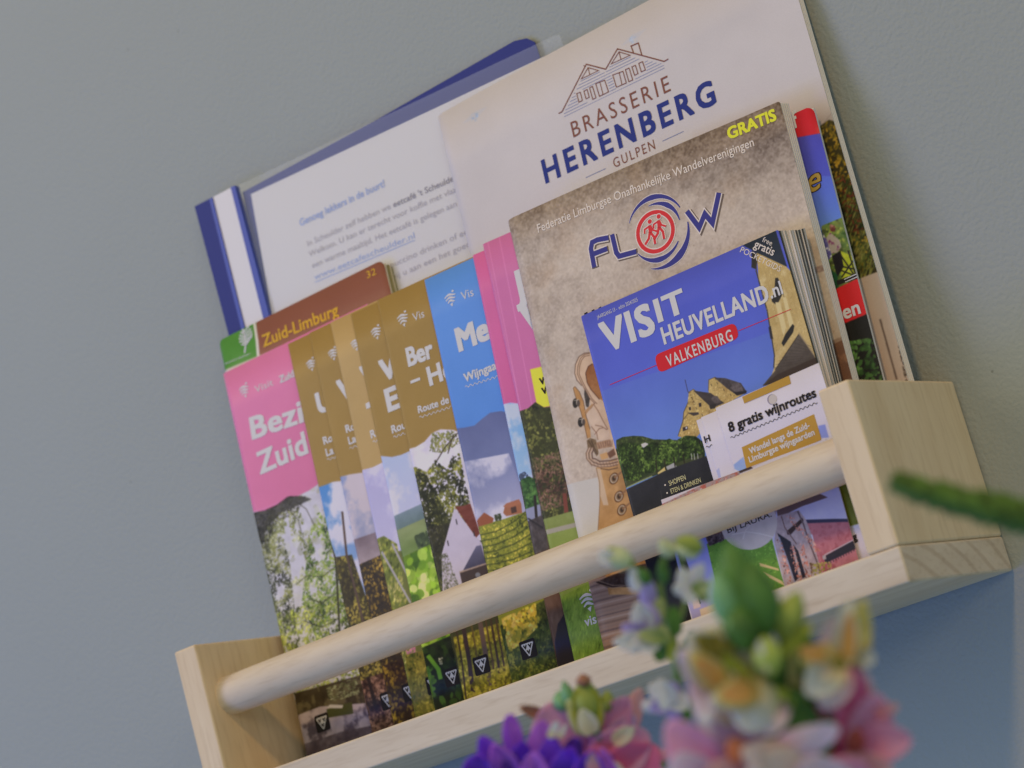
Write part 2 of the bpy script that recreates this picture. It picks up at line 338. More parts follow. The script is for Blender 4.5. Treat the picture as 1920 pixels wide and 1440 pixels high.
# ------------------------------------------------------------------ printed matter, from the wall forward
def wavy(it, pts, m_, w=.00035, amp=.0005, per=.0026):
    a, b = it.uv(*pts[0]), it.uv(*pts[1]); L = np.linalg.norm(b - a); d = (b - a) / L; n = np.array([-d[1], d[0]]); k = int(L / per * 8)
    stroke(it, [[a + d * L * i / k + n * amp * math.sin(2 * math.pi * L * i / k / per) for i in range(k + 1)]], w, m_, px=False, name='wavy_underline')
def zlogo(it, px, py, s=1.0, m_=None):
    """three waving bands narrowing to a point, with a dot above"""
    c = it.uv(px, py); L = []; mm = .001 * s
    for i, (w_, y) in enumerate(((3.3, 1.7), (2.9, .2), (2.1, -1.3))):
        pts = [c + np.array([(-w_ + 2 * w_ * t / 10) * mm, (y + .55 * math.sin((t / 10 - .1) * 5.4) + .35 * t / 10) * mm]) for t in range(11)]
        stroke(it, [pts], (.0005 * s, .00115 * s, .0004 * s), m_ or WHITE, px=False, name='emblem')
    flat(it, 'emblem', [c + np.array(p) * mm for p in ((-.9, -2.5), (0, -2.2), (.9, -2.0), (.15, -3.9))], m_ or WHITE, n=.00014, px=False)
    flat(it, 'emblem', [c + np.array([2.1 + .75 * math.cos(a), 3.4 + .55 * math.sin(a)]) * mm for a in np.linspace(0, 5.8, 9)], m_ or WHITE, n=.00014, px=False)
BLK = inkm(38, 34, 34)
def vvv(it, px, py, s=1.12):
    c = it.uv(px, py); mm = .001 * s
    def rr(w, h, r, cx=0, cy=0): 
        out = []
        for sx, sy, a0 in ((1, 1, 0), (-1, 1, 90), (-1, -1, 180), (1, -1, 270)):
            out += [c + np.array([cx + sx * (w - r) + r * math.cos(math.radians(a)), cy + sy * (h - r) + r * math.sin(math.radians(a))]) * mm for a in range(a0, a0 + 91, 30)]
        return out
    flat(it, 'emblem', rr(4.0, 3.9, .9), BLK, n=.00012, px=False)
    T = [(-3.0, 2.5), (3.0, 2.5), (0, -3.0)]; P_ = []
    for (x, y) in T:
        q = np.array([x, y]) * .86; P_ += [c + (q + .42 * np.array([math.cos(a), math.sin(a)])) * mm for a in np.linspace(math.atan2(y, x) - 1.0, math.atan2(y, x) + 1.0, 5)]
    h = P_[5:10] + P_[0:5] + P_[10:15]
    flat(it, 'emblem', sorted(P_, key=lambda q: math.atan2(*(q - c)[::-1])), WHITE, n=.00016, px=False)
    for x, y in ((-1.25, 1.35), (1.25, 1.35), (0, -.95)):
        stroke(it, [[c + np.array(q) * mm for q in ((x - .75, y + .65), (x, y - .75), (x + .75, y + .65))]], .00066 * s, BLK, n=.0002, px=False, name='emblem')
def spine_round(r=.0016, depth=.0011):
    return lambda u, v: -depth * max(0, 1 - u / r) ** 2
def leaflet(name, label, q, paint, base, thick=.0009, group=LABG, rough=.38, rad=.0016):
    o = thing(name, label, 'leaflet', group); it = Item(*q, o); f1 = spine_round(rad, rad * .68); ph_ = q[0] * 90; a_ = .0005 + .0004 * math.sin(ph_ * 3)
    it.bend = lambda u, v: f1(u, v) + a_ * math.sin(math.pi * min(1, u / it.w)) * (.4 + .6 * v / it.h) + .0006 * math.sin(ph_) * (v / it.h) ** 3 * (u / it.w)
    c = Canvas(it, base); paint(c); M = c.material(name + '_print', rough)
    block(it, 'front_panel', 0, it.w, 0, it.h, -.00028, 0, M, PAPER)
    block(it, 'folded_panels', .0006, it.w - .0008, .0003, it.h - .0006, -thick, -.0003, PAPER, PAPER, nu=6, nv=4)
    return it
LEAF = [(70, 80, 30), (105, 115, 45), (140, 150, 60), (170, 172, 90)]
DK = [(30, 32, 22), (50, 55, 30), (80, 88, 38), (115, 118, 55)]
# --- plastic report folder, leftmost, against the wall
o = thing('report_folder', 'blue report folder with clear plastic front and typed white page, against the wall', 'folder'); it = Item(.03, -.026, SB, 3, 2, 0, .23, .3, o)
BLUEP = mat('blue_plastic', ink(34, 42, 104), .5, .2, bump=.2, bscale=900); BLUED = mat('blue_plastic_bright', ink(48, 64, 140), .4, .3)
CLR = mat('clear_plastic', (.72, .80, .92), .2, .5, alpha=.08)
prism(it, 'back_cover', [(452, 360), (700, 226), (962, 76), (985, 71), (1000, 78), (1006, 95), (1180, 640), (760, 900), (560, 840)], -.0016, -.001, BLUEP)
pg = prism(it, 'page', [(470, 364), (815, 203), (1057, 88), (1220, 640), (820, 880), (545, 790)], -.0008, -.0002, mat('office_paper', (.78, .75, .73), .7, .2))
prism(it, 'clear_front_cover', [(445, 350), (1040, 68), (1052, 66), (1057, 82), (1215, 640), (800, 890), (535, 800)], .0008, .001, CLR)
prism(it, 'spine_bar', [(370, 388), (399, 373), (470, 640), (455, 650), (437, 640)], -.002, .0022, BLUEP)
prism(it, 'index_strip', [(400, 372), (438, 352), (512, 640), (470, 650)], -.001, .0016, mat('index_card', (.78, .76, .78), .5, .3))
prism(it, 'spine_ridge', [(438, 352), (446, 349), (523, 640), (511, 645)], -.001, .0024, BLUED)
prism(it, 'spine_ridge', [(398, 375), (403, 371), (474, 655), (467, 655)], -.0005, .0023, BLUED)
gt = mat('typed_ink', ink(146, 140, 146), .6, .2); bt = mat('link_ink', ink(128, 144, 184), .6, .2)
txt(it, 'Genoeg lekkers in de buurt!', (563, 424), (722, 349), cap=.0036, m_=bt, bold=.02, n=0)
txt(it, 'In Scheulder zelf hebben we', (577, 462), (733, 391), cap=.0030, m_=gt, n=0)
txt(it, "eetcaf\u00e9 't Scheulder", (738, 389), (858, 336), cap=.0030, m_=mat('typed_ink_bold', ink(120, 114, 122), .6, .2), bold=.015, n=0)
txt(it, 'Welkom. U kan er terecht voor koffie met vlaai,', (580, 482), (862, 357), cap=.0030, m_=gt, n=0)
txt(it, 'een warme maaltijd. Het eetcaf\u00e9 is gelegen aan de', (586, 503), (876, 378), cap=.0030, m_=gt, n=0)
txt(it, 'www.eetcafescheulder.nl', (590, 525), (778, 446), cap=.0030, m_=bt, n=0)
stroke(it, [[(591, 529), (778, 450)]], .00035, bt, n=.00002, name='underline')
txt(it, 'Hier kan u een cappuccino drinken of een', (612, 556), (885, 435), cap=.0030, m_=gt, n=0)
txt(it, 'biertje, en bieden wij u aan een het goede', (618, 577), (890, 458), cap=.0030, m_=gt, n=0)

# --- walking guide with green and brown cover
o = thing('walking_guide', 'brown walking guide Zuid-Limburg with green corner, behind the pink leaflet', 'booklet'); it = Item(.0203, -.0390, SB, 4.34, 3.58, -1.0, .1144, .2298, o)
it.bend = spine_round(.003, .0012)
c = Canvas(it, (122, 76, 60))
c.poly([(400, 600), (480, 600), (492, 760), (400, 760)], (72, 124, 52), noise=8, cell=60).line([(476, 598), (482, 640), (488, 720)], 5, (190, 185, 180))
c.poly([(402, 702), (720, 568), (760, 900), (440, 1000)], (180, 165, 160))
M = c.material('walking_guide_print', .35)
block(it, 'cover', 0, it.w, 0, it.h, -.0004, 0, M, PAPER, corner=.004, nu=40)
OLV = mat('aged_page_edges', ink(122, 118, 84), .6, .3); OL2 = mat('aged_page_edges_pale', ink(168, 162, 140), .6, .3)
for k_, (n_, d_, mm) in enumerate(((-.0010, .0006, OL2), (-.0022, .0022, OLV), (-.0030, .0030, OL2), (-.0040, .0034, OLV), (-.0048, .0030, OL2))):
    block(it, 'page', .002, it.w, .001, it.h - .0022 - .0008 * k_, n_, n_ + .0007, mm, mm, nu=4, nv=8, du=(d_ * 1.2, d_ * .5))
YB = inkm(186, 146, 48)
txt(it, 'Zuid-Limburg', (494, 651), (636, 590), cap=.0062, m_=YB, bold=.02)
txt(it, '32', (689, 522), (706, 514), cap=.0035, m_=YB)
stroke(it, [[(459, 662), (461, 645), (459, 630), (455, 619)]], .0009, WHITE, name='emblem')
for k_ in range(6):
    y = 648 - 5.0 * k_; d_ = (8, 12, 13, 12, 10, 6)[k_]
    stroke(it, [[(461 - k_ * .7, y), (461 - d_ * .6, y - 3), (461 - d_, y - 1 - k_)], [(461 - k_ * .7, y), (461 + d_ * .6, y - 8), (461 + d_, y - 12)]], .00075, WHITE, name='emblem')
txt(it, 'staatsbosbeheer', (421, 684), (470, 664), cap=.0010, m_=WHITE)

# --- big white booklet with the house emblem
o = thing('large_booklet', 'large white booklet with brown line drawing of a house, tallest on the shelf', 'booklet'); it = Item(.1876, -.0380, SB, 5.38, 2.47, -.97, .2052, .2883, o)
it.bend = lambda u, v: -.0016 * max(0, 1 - u / .005) ** 2 + .0016 * math.sin(min(1, u / .10) * math.pi / 2) - .0004
c = Canvas(it, (173, 168, 168), pp=4000)
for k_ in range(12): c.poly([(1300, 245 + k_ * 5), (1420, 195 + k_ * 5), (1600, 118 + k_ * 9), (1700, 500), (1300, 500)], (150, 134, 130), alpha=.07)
c.line([(1536, 246), (1562, 212)], 1, (120, 100, 96), .5)
ph = [(1480, 280), (1528, 250), (1542, 236), (1556, 226), (1576, 232), (1640, 250), (1740, 560), (1480, 580)]
c.poly(ph, (62, 56, 34), (34, 34, 24)).dabs(ph, 1500, [(38, 30, 22), (70, 62, 28), (105, 92, 30), (150, 120, 38), (175, 140, 50)], .9, .5, 60)
c.dabs([(1560, 330), (1640, 340), (1700, 520), (1560, 540)], 700, [(32, 40, 22), (60, 74, 34), (95, 102, 50), (130, 128, 70)], 1.8, .12, 40, ang=50)
c.dabs([(1540, 330), (1620, 330), (1640, 440), (1560, 440)], 160, [(70, 30, 24), (110, 50, 36), (60, 60, 30)], .8, .4)
c.poly([(1540, 550), (1606, 526), (1646, 511), (1720, 482), (1860, 900), (1560, 900)], (170, 154, 142), (160, 145, 141))
c.line([(1652, 600), (1683, 712)], 3.2, (60, 48, 44), .7)
c.dabs([(1680, 622), (1687, 622), (1712, 720), (1700, 720)], 60, [(40, 34, 30), (60, 50, 44)], .4, .6)
for px_, py_, s_ in ((890, 220, 1), (1190, 75, 1)):
    for k_ in range(7): c.line([(px_ - 22 + k_ * 3, py_ + 11 - k_ * 3.0), (px_ + 6 + k_ * 3, py_ - k_ * 3.2)], 1.0, (150, 165, 195), .35)
    c.dabs([(px_ - 7, py_ - 5), (px_ + 7, py_ - 8), (px_ + 7, py_ + 7), (px_ - 7, py_ + 8)], 26, [(110, 145, 190), (140, 165, 200)], .55, .3, ang=24, al=.7)
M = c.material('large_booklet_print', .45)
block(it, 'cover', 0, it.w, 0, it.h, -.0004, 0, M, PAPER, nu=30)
for k_ in range(3): block(it, 'page', .001, it.w, .001, it.h - .001, -.0006 - .0005 * (k_ + 1), -.0006 - .0005 * k_ - .0002, PAPER, PAPER, nu=12, nv=6, du=(.0006 * (k_ + 1), .0004 * (k_ + 1)))
NV = inkm(42, 52, 112); BR = inkm(112, 72, 62); SL = inkm(120, 124, 150)
txt(it, 'HERENBERG', (1025, 344), (1347, 193), top=(1012.5, 305), m_=NV, bold=.03, spacing=1.32)
txt(it, 'BRASSERIE', (1078, 259), (1261, 171), top=(1069, 232), m_=BR, bold=.002, spacing=1.3)
txt(it, 'GULPEN', (1155, 316), (1232, 280), top=(1150, 299), m_=BR, spacing=1.3)
Z = lambda *p: [(1000 + x / 4.8, 50 + y / 4.8) for x, y in p]
stroke(it, [Z((485, 1363), (665, 1280)), Z((1175, 1035), (1365, 947))], .00035, SL, name='rule')
stroke(it, [Z((240, 785), (270, 770), (490, 343), (665, 388), (770, 205), (1190, 318), (1228, 297)), Z((915, 240), (893, 180), (958, 152), (990, 262))], .0006, BR)
stroke(it, [Z((445, 475), (507, 373), (600, 400)), Z((715, 340), (785, 232), (885, 262))], .00045, BR, closed=True)
stroke(it, [Z((507, 373), (522, 440)), Z((785, 232), (802, 303)), Z((466, 352), (480, 366)),
            Z((612, 503), (640, 612)), Z((786, 418), (812, 530))], .0004, BR)
stroke(it, [Z(*q) for q in (((403, 607), (435, 595), (455, 668), (424, 685)), ((468, 585), (497, 570), (516, 640), (488, 655)), ((520, 555), (545, 542), (577, 645), (548, 660)),
       ((575, 518), (655, 487), (690, 592), (608, 632)), ((728, 440), (820, 407), (850, 512), (762, 550)), ((842, 392), (875, 378), (908, 485), (873, 500)), ((900, 366), (932, 353), (955, 428), (925, 443)), ((962, 335), (996, 320), (1022, 395), (985, 412)))], .00045, BR, closed=True)
sid = []
def inside(p, Q):
    r_ = False
    for i in range(len(Q)):
        (xa, ya), (xb, yb) = Q[i - 1], Q[i]
        if (ya > p[1]) != (yb > p[1]) and p[0] < (xb - xa) * (p[1] - ya) / (yb - ya) + xa: r_ = not r_
    return r_
roofp = [(288, 820), (282, 788), (492, 388), (662, 418), (775, 250), (1186, 340), (1200, 372), (1190, 392), (310, 818)]
holes = [[(390, 600), (530, 535), (570, 515), (665, 472), (704, 600), (545, 675), (425, 700)], [(716, 430), (860, 372), (1000, 305), (1036, 396), (880, 515), (760, 565)], [(425, 490), (505, 350), (620, 404)], [(695, 352), (785, 215), (905, 268)]]
for t_ in range(18):
    seg = []
    for x in range(270, 1230, 6):
        y = 805 - 27.5 * t_ - .4846 * (x - 310)
        ok = inside((x, y), roofp) and not any(inside((x, y), h_) for h_ in holes)
        if ok: seg.append((x, y))
        if (not ok or x > 1220) and seg:
            if len(seg) > 2: sid.append(Z(seg[0], seg[-1]))
            seg = []
stroke(it, sid, .0003, SL, name='emblem', n=.0001)

# --- magazine in red and blue behind the walking magazine
o = thing('red_blue_magazine', 'red and blue magazine with cyclists, mostly hidden behind the sand coloured magazine', 'magazine'); it = Item(.2353, -.0468, SB, 5.19, 3.52, .79, .1480, .2068, o)
c = Canvas(it, (62, 66, 150))
c.poly([(1400, 240), (1540, 160), (1600, 420), (1450, 440)], (66, 62, 150), (72, 84, 172)).poly([(1440, 330), (1600, 330), (1620, 440), (1460, 470)], (70, 80, 170), (90, 125, 190))
c.poly([(1440, 180), (1550, 150), (1560, 246), (1470, 262)], (176, 36, 46))
g_ = [(1540, 424), (1578, 408), (1640, 560), (1560, 600)]
c.poly(g_, (96, 112, 60), (60, 90, 40)).dabs(g_, 500, [(50, 74, 36), (90, 110, 48), (130, 140, 62), (60, 66, 40)], .9, .6)
c.poly([(1575, 470), (1598, 480), (1606, 520), (1578, 525)], (160, 168, 40), noise=24, cell=12)
for a_, b_ in (((1578, 520), (1602, 486)), ((1580, 500), (1604, 505)), ((1576, 478), (1606, 522)), ((1590, 470), (1606, 520)), ((1572, 505), (1600, 516))): c.line([a_, b_], 2.5, (30, 28, 26))
c.poly([(1548, 448), (1556, 436), (1562, 440), (1574, 450), (1578, 462), (1570, 474), (1556, 476)], (150, 140, 130), tex=((110, 50, 90), .5, .1, 8))
c.poly([(1543, 436), (1550, 450), (1560, 480), (1545, 500)], (80, 76, 130), tex=((190, 190, 190), .55, .1, 8))
c.dabs([(1556, 420), (1566, 424), (1566, 434), (1556, 434)], 20, [(90, 40, 40), (150, 110, 100)], .8, .8)
c.poly([(1560, 480), (1576, 470), (1582, 500), (1570, 520)], (30, 26, 28))
c.poly([(1550, 500), (1570, 515), (1572, 540), (1556, 545)], (30, 70, 44))
c.poly([(1560, 545), (1612, 520), (1628, 588), (1578, 612)], (184, 34, 36)).poly([(1570, 535), (1614, 520), (1612, 512), (1568, 526)], (34, 30, 28))
d_ = [(1570, 612), (1632, 586), (1680, 760), (1590, 760)]
c.poly(d_, (30, 28, 24)).dabs([(1590, 640), (1650, 630), (1680, 760), (1600, 760)], 260, [(34, 50, 28), (56, 88, 42), (84, 120, 62)], 1.1, .6)
M = c.material('red_blue_magazine_print', .3)
block(it, 'cover', 0, it.w, 0, it.h, -.0004, 0, M, PAPER, corner=.004, nu=40)
block(it, 'pages', .001, it.w - .0003, .001, it.h - .001, -.0022, -.0006, PAPER, PAPER, nu=6, nv=6)
txt(it, 'f', (1486, 242), cap=.0075, m_=WHITE, bold=.03); txt(it, 'e', (1517, 362), cap=.0105, m_=inkm(150, 124, 58), bold=.012, shear=.4, outline=(inkm(52, 38, 30), .03))
txt(it, 'en', (1583, 599), cap=.0062, m_=WHITE, bold=.025)
stroke(it, [[(1583, 524), (1606, 514)], [(1585, 529), (1608, 519)]], .0004, WHITE, name='rule')

# --- the fan of folded leaflets (each stands a little in front of the one before)
GOLD = (138, 112, 60)
def under(c, x, y, col): c.poly([(x - 12, y + 50), (x + 150, y - 10), (x + 340, y + 600), (x + 60, y + 700)], col)
def pinkp(c):
    c.poly([(400, 690), (560, 640), (640, 900), (470, 960)], (188, 108, 146), (186, 102, 138))
    B = [(472, 960), (500, 958), (522, 948), (542, 932), (560, 930), (580, 920), (605, 903), (700, 1380), (560, 1420)]
    c.poly(B, (176, 174, 184), (170, 168, 178), noise=12)
    c.dabs(B, 260, [(150, 150, 130), (120, 124, 80), (176, 176, 170)], 2.6, .6, 60, al=.35)
    c.dabs([(474, 975), (560, 950), (610, 1080), (650, 1240), (520, 1260)], 1500, [(70, 76, 46), (104, 110, 56), (134, 138, 82), (168, 170, 132)], .7, .55, 70, hole=.5, hcell=40)
    c.dabs([(476, 962), (520, 955), (545, 1060), (560, 1220), (520, 1220)], 1300, [(30, 32, 24), (56, 60, 36), (92, 96, 54), (128, 130, 76)], .7, .5, 60, hole=.38, hcell=40)
    c.dabs([(592, 948), (612, 940), (670, 1240), (610, 1240), (566, 1130), (580, 1010)], 2000, [(34, 46, 24), (60, 80, 34), (96, 122, 48), (136, 152, 70)], .65, .55, 60, hole=.36, hcell=44)
    c.dabs([(516, 1150), (660, 1110), (690, 1330), (540, 1330)], 1800, [(40, 44, 24), (84, 96, 38), (134, 148, 54), (172, 176, 86)], .75, .55, 80, hole=.25)
    c.poly([(472, 962), (496, 957), (520, 946), (540, 931), (566, 930), (585, 936), (560, 948), (528, 962), (500, 990), (492, 1020), (480, 1010)], (36, 34, 30), alpha=.75, noise=20, cell=6)
    c.dabs([(472, 962), (500, 957), (525, 945), (545, 930), (575, 930), (560, 958), (520, 980), (498, 1030), (480, 1020)], 700, [(26, 24, 22), (44, 42, 32), (70, 68, 48)], .5, .4, 30, ang=20)
    for L in ([(484, 985), (496, 1060), (512, 1140), (520, 1210)], [(555, 940), (575, 955), (590, 985)], [(536, 950), (560, 975), (566, 1000)], [(510, 960), (530, 990)]): c.line(L, 1.6, (50, 46, 36), .7)
    c.line([(626, 980), (632, 1080), (640, 1240)], 4, (44, 42, 28), .85)
    for L in ([(633, 1060), (604, 1082), (575, 1080), (556, 1096)], [(634, 1110), (605, 1130), (580, 1124)], [(636, 1160), (604, 1176), (570, 1164)], [(630, 1020), (612, 1040)], [(634, 1090), (655, 1070)]): c.line(L, 1.8, (50, 52, 32), .8)
    c.poly([(552, 1300), (690, 1262), (705, 1400), (560, 1420)], (58, 50, 36), noise=16, tex=((92, 84, 60), .55, .1, 22))
    c.poly([(556, 1342), (600, 1325), (690, 1318), (710, 1400), (560, 1425)], (158, 146, 152), noise=14, tex=((84, 74, 82), .56, .12, 40))
    c.poly([(612, 1330), (660, 1316), (663, 1338), (616, 1346)], (66, 68, 34)).poly([(613, 1328), (618, 1321), (644, 1322), (642, 1328)], (176, 170, 160))
    c.dabs([(612, 1290), (668, 1270), (676, 1300), (618, 1318)], 260, [(80, 84, 50), (130, 136, 96), (160, 164, 130)], .7, .3, ang=-20)
    c.poly([(556, 1400), (640, 1372), (700, 1360), (700, 1400), (570, 1420)], (76, 66, 74), alpha=.75, noise=30, cell=14)
it = leaflet('leaflet', 'pink leaflet Bezi... Zuid, leftmost of the leaflets with a woodland road picture', (.0219, -.0431, SB, 4.56, 4.81, -1.2, .1, .2109), pinkp, (188, 106, 144), rad=.0032)
zlogo(it, 459, 733, 1.0); txt(it, 'Visit', (480, 737), (514, 722), cap=.0036); txt(it, 'Zuid', (526, 719), cap=.0036, bold=.035)
txt(it, 'Bezi', (473, 824), (572, 790), cap=.0112, bold=.03, spacing=1.04); txt(it, 'Zuid', (487, 890), cap=.0112, bold=.03, spacing=1.04, sx=1.05); vvv(it, 605, 1355)
def sky(c, P_, top, bot, cl=(196, 196, 206), th=.5, cell=60): c.poly(P_, top, bot, tex=(cl, th, .16, cell))
def Ap(c):
    under(c, 597, 912, (60, 52, 32))
    sky(c, [(585, 918), (612, 909), (624, 904), (640, 902), (700, 1110), (660, 1130)], (70, 120, 176), (140, 154, 184), (184, 182, 196), .47, 60)
    g = [(628, 1045), (660, 1040), (760, 1340), (690, 1390)]
    c.poly(g, (56, 50, 30)).dabs(g, 1000, [(40, 34, 22), (74, 66, 32), (112, 106, 44), (150, 134, 60)], .8, .6, 50)
    c.line([(642, 960), (650, 1040), (682, 1170)], 4, (78, 62, 54))
    b = [(655, 1285), (770, 1240), (780, 1350), (690, 1380)]
    c.poly(b, (60, 42, 34)).dabs(b, 900, [(40, 28, 24), (80, 58, 46), (122, 92, 74), (150, 118, 96)], .9, .6, 40).line([(690, 1270), (706, 1330)], 7, (44, 34, 30))
def Bp(c):
    under(c, 636, 892, (54, 44, 32))
    sky(c, [(624, 898), (655, 890), (668, 888), (682, 886), (740, 1080), (665, 1080)], (112, 128, 168), (160, 150, 160), (178, 168, 176), .45, 70)
    c.poly([(655, 1015), (705, 998), (715, 1040), (668, 1070)], (110, 96, 104), (150, 136, 140), noise=16)
    g = [(666, 1062), (716, 1040), (800, 1320), (730, 1360)]
    c.poly(g, (48, 40, 32)).dabs(g, 1000, [(34, 28, 24), (66, 54, 30), (122, 98, 40), (158, 130, 54)], .7, .7, 30)
    b = [(715, 1250), (790, 1220), (800, 1345), (735, 1365)]
    c.poly(b, (52, 38, 30)).dabs(b, 500, [(40, 30, 24), (84, 66, 34), (150, 124, 40)], .8, .7, 30)
def Cp(c):
    under(c, 678, 880, (96, 100, 52))
    sky(c, [(668, 884), (700, 876), (716, 868), (730, 866), (770, 1030), (705, 1040)], (152, 148, 184), (172, 168, 196), (182, 178, 200), .5, 80)
    g = [(703, 1012), (720, 1005), (745, 1020), (800, 1330), (770, 1350)]
    c.poly(g, (96, 104, 50)).dabs(g, 900, [(64, 72, 30), (106, 116, 46), (140, 142, 60), (164, 156, 96)], .9, .4, 40, ang=60)
    for L in ([(716, 1035), (770, 1130)], [(736, 1020), (780, 1110)]): c.line(L, 4, (150, 146, 150))
    c.dabs([(758, 1215), (775, 1205), (785, 1225), (765, 1232)], 40, [(190, 140, 160), (170, 110, 130)], .8, .6)
    b = [(760, 1228), (830, 1210), (830, 1330), (775, 1350)]; c.poly(b, (110, 104, 44)).dabs(b, 500, [(60, 70, 30), (120, 116, 44), (160, 146, 60)], .9, .5, 30)
def Dp(c):
    under(c, 715, 852, (80, 100, 48))
    sky(c, [(704, 854), (735, 857), (752, 853), (768, 846), (780, 840), (830, 960), (742, 990)], (156, 168, 206), (172, 172, 196), (188, 186, 198), .42, 60)
    c.poly([(738, 968), (790, 945), (800, 975), (745, 1000)], (110, 126, 138), (88, 106, 104), noise=10)
    c.poly([(743, 995), (800, 970), (812, 1020), (755, 1045)], (124, 134, 92), (100, 122, 66), noise=14, ax=3)
    c.dabs([(775, 1005), (800, 995), (812, 1025), (785, 1030)], 120, [(50, 62, 44), (70, 84, 56)], .9, .7)
    g = [(755, 1045), (812, 1018), (870, 1320), (810, 1340)]
    c.poly(g, (108, 140, 40)).dabs(g, 260, [(60, 92, 28), (120, 158, 40), (156, 190, 66), (186, 204, 120)], 2.6, .8, 50)
    b = [(790, 1215), (850, 1190), (875, 1310), (815, 1335)]; c.poly(b, (34, 42, 28)).dabs(b, 90, [(26, 34, 22), (48, 70, 30), (96, 140, 44)], 2.2, .6, 50)
    c.line([(803, 1230), (822, 1255), (826, 1272)], 8, (96, 144, 44)).dabs([(822, 1232), (830, 1230), (832, 1246), (822, 1246)], 12, [(170, 170, 140)], .7, .6)
def Ep(c):
    under(c, 765, 842, (60, 62, 36))
    sk = [(752, 846), (780, 838), (796, 828), (810, 812), (826, 805), (850, 806), (872, 815), (930, 1000), (800, 1060)]
    sky(c, sk, (184, 178, 196), (180, 174, 192), (196, 192, 204), .4, 60)
    c.dabs([(810, 812), (850, 806), (865, 830), (830, 850), (805, 846)], 220, [(56, 58, 34), (92, 96, 48), (130, 128, 70)], .8, .4)
    for L in ([(858, 812), (835, 838), (818, 866)], [(850, 815), (840, 850)]): c.line(L, 2, (60, 54, 40))
    t_ = [(772, 872), (800, 885), (816, 862), (838, 880), (850, 850), (862, 850), (885, 960), (900, 1100), (830, 1120), (800, 980)]
    c.dabs(t_, 2600, [(30, 32, 22), (58, 60, 30), (104, 106, 42), (150, 146, 62)], .75, .6, 80, hole=.3, hcell=30)
    c.dabs([(768, 880), (800, 890), (850, 990), (850, 1080), (810, 1060)], 900, [(24, 26, 18), (44, 46, 26), (70, 72, 34)], .8, .6, 60)
    c.poly([(798, 990), (840, 980), (850, 1020), (820, 1080), (812, 1060)], (44, 42, 30), alpha=.7, noise=12)
    c.poly([(852, 952), (888, 1000), (905, 1020), (915, 1100), (830, 1110), (828, 1040)], (174, 166, 182), noise=5)
    c.poly([(853, 950), (870, 948), (882, 944), (900, 1000), (893, 1008)], (104, 54, 44), noise=14, ay=.3)
    for p_ in ((855, 974), (839, 1014), (888, 996)): c.line([p_, (p_[0] + 2, p_[1] + 9)], 2, (50, 46, 50))
    c.poly([(868, 1070), (893, 1024), (902, 1022), (912, 1060)], (96, 94, 118), (60, 58, 78), noise=8).poly([(862, 1074), (914, 1056), (920, 1090), (868, 1100)], (60, 48, 46)).line([(862, 1073), (914, 1056)], 3, (150, 130, 120))
    c.poly(arc(896, 1078, 5, 0, 360, 10), (110, 110, 120))
    c.dabs([(826, 1040), (838, 1036), (862, 1100), (834, 1116)], 260, [(70, 72, 50), (100, 100, 76)], .6, .3, al=.8)
    b = [(850, 1195), (945, 1165), (960, 1280), (870, 1315)]
    c.poly(b, (120, 112, 40)).dabs(b, 800, [(60, 58, 28), (120, 116, 36), (160, 150, 44), (186, 170, 70)], .8, .6, 30)
    for x, w_, cc in ((858, 3, (60, 48, 38)), (872, 8, (58, 46, 44)), (905, 9, (92, 76, 66)), (926, 4, (64, 50, 38)), (936, 3, (70, 54, 40)), (888, 3, (90, 76, 40)), (916, 3, (80, 62, 40))): c.line([(x - 6, 1160), (x + 8, 1240), (x + 16, 1310)], w_, cc)
    c.dabs([(875, 1270), (960, 1245), (960, 1285), (880, 1310)], 260, [(90, 86, 30), (150, 140, 40), (176, 160, 60)], .9, .6, 20)
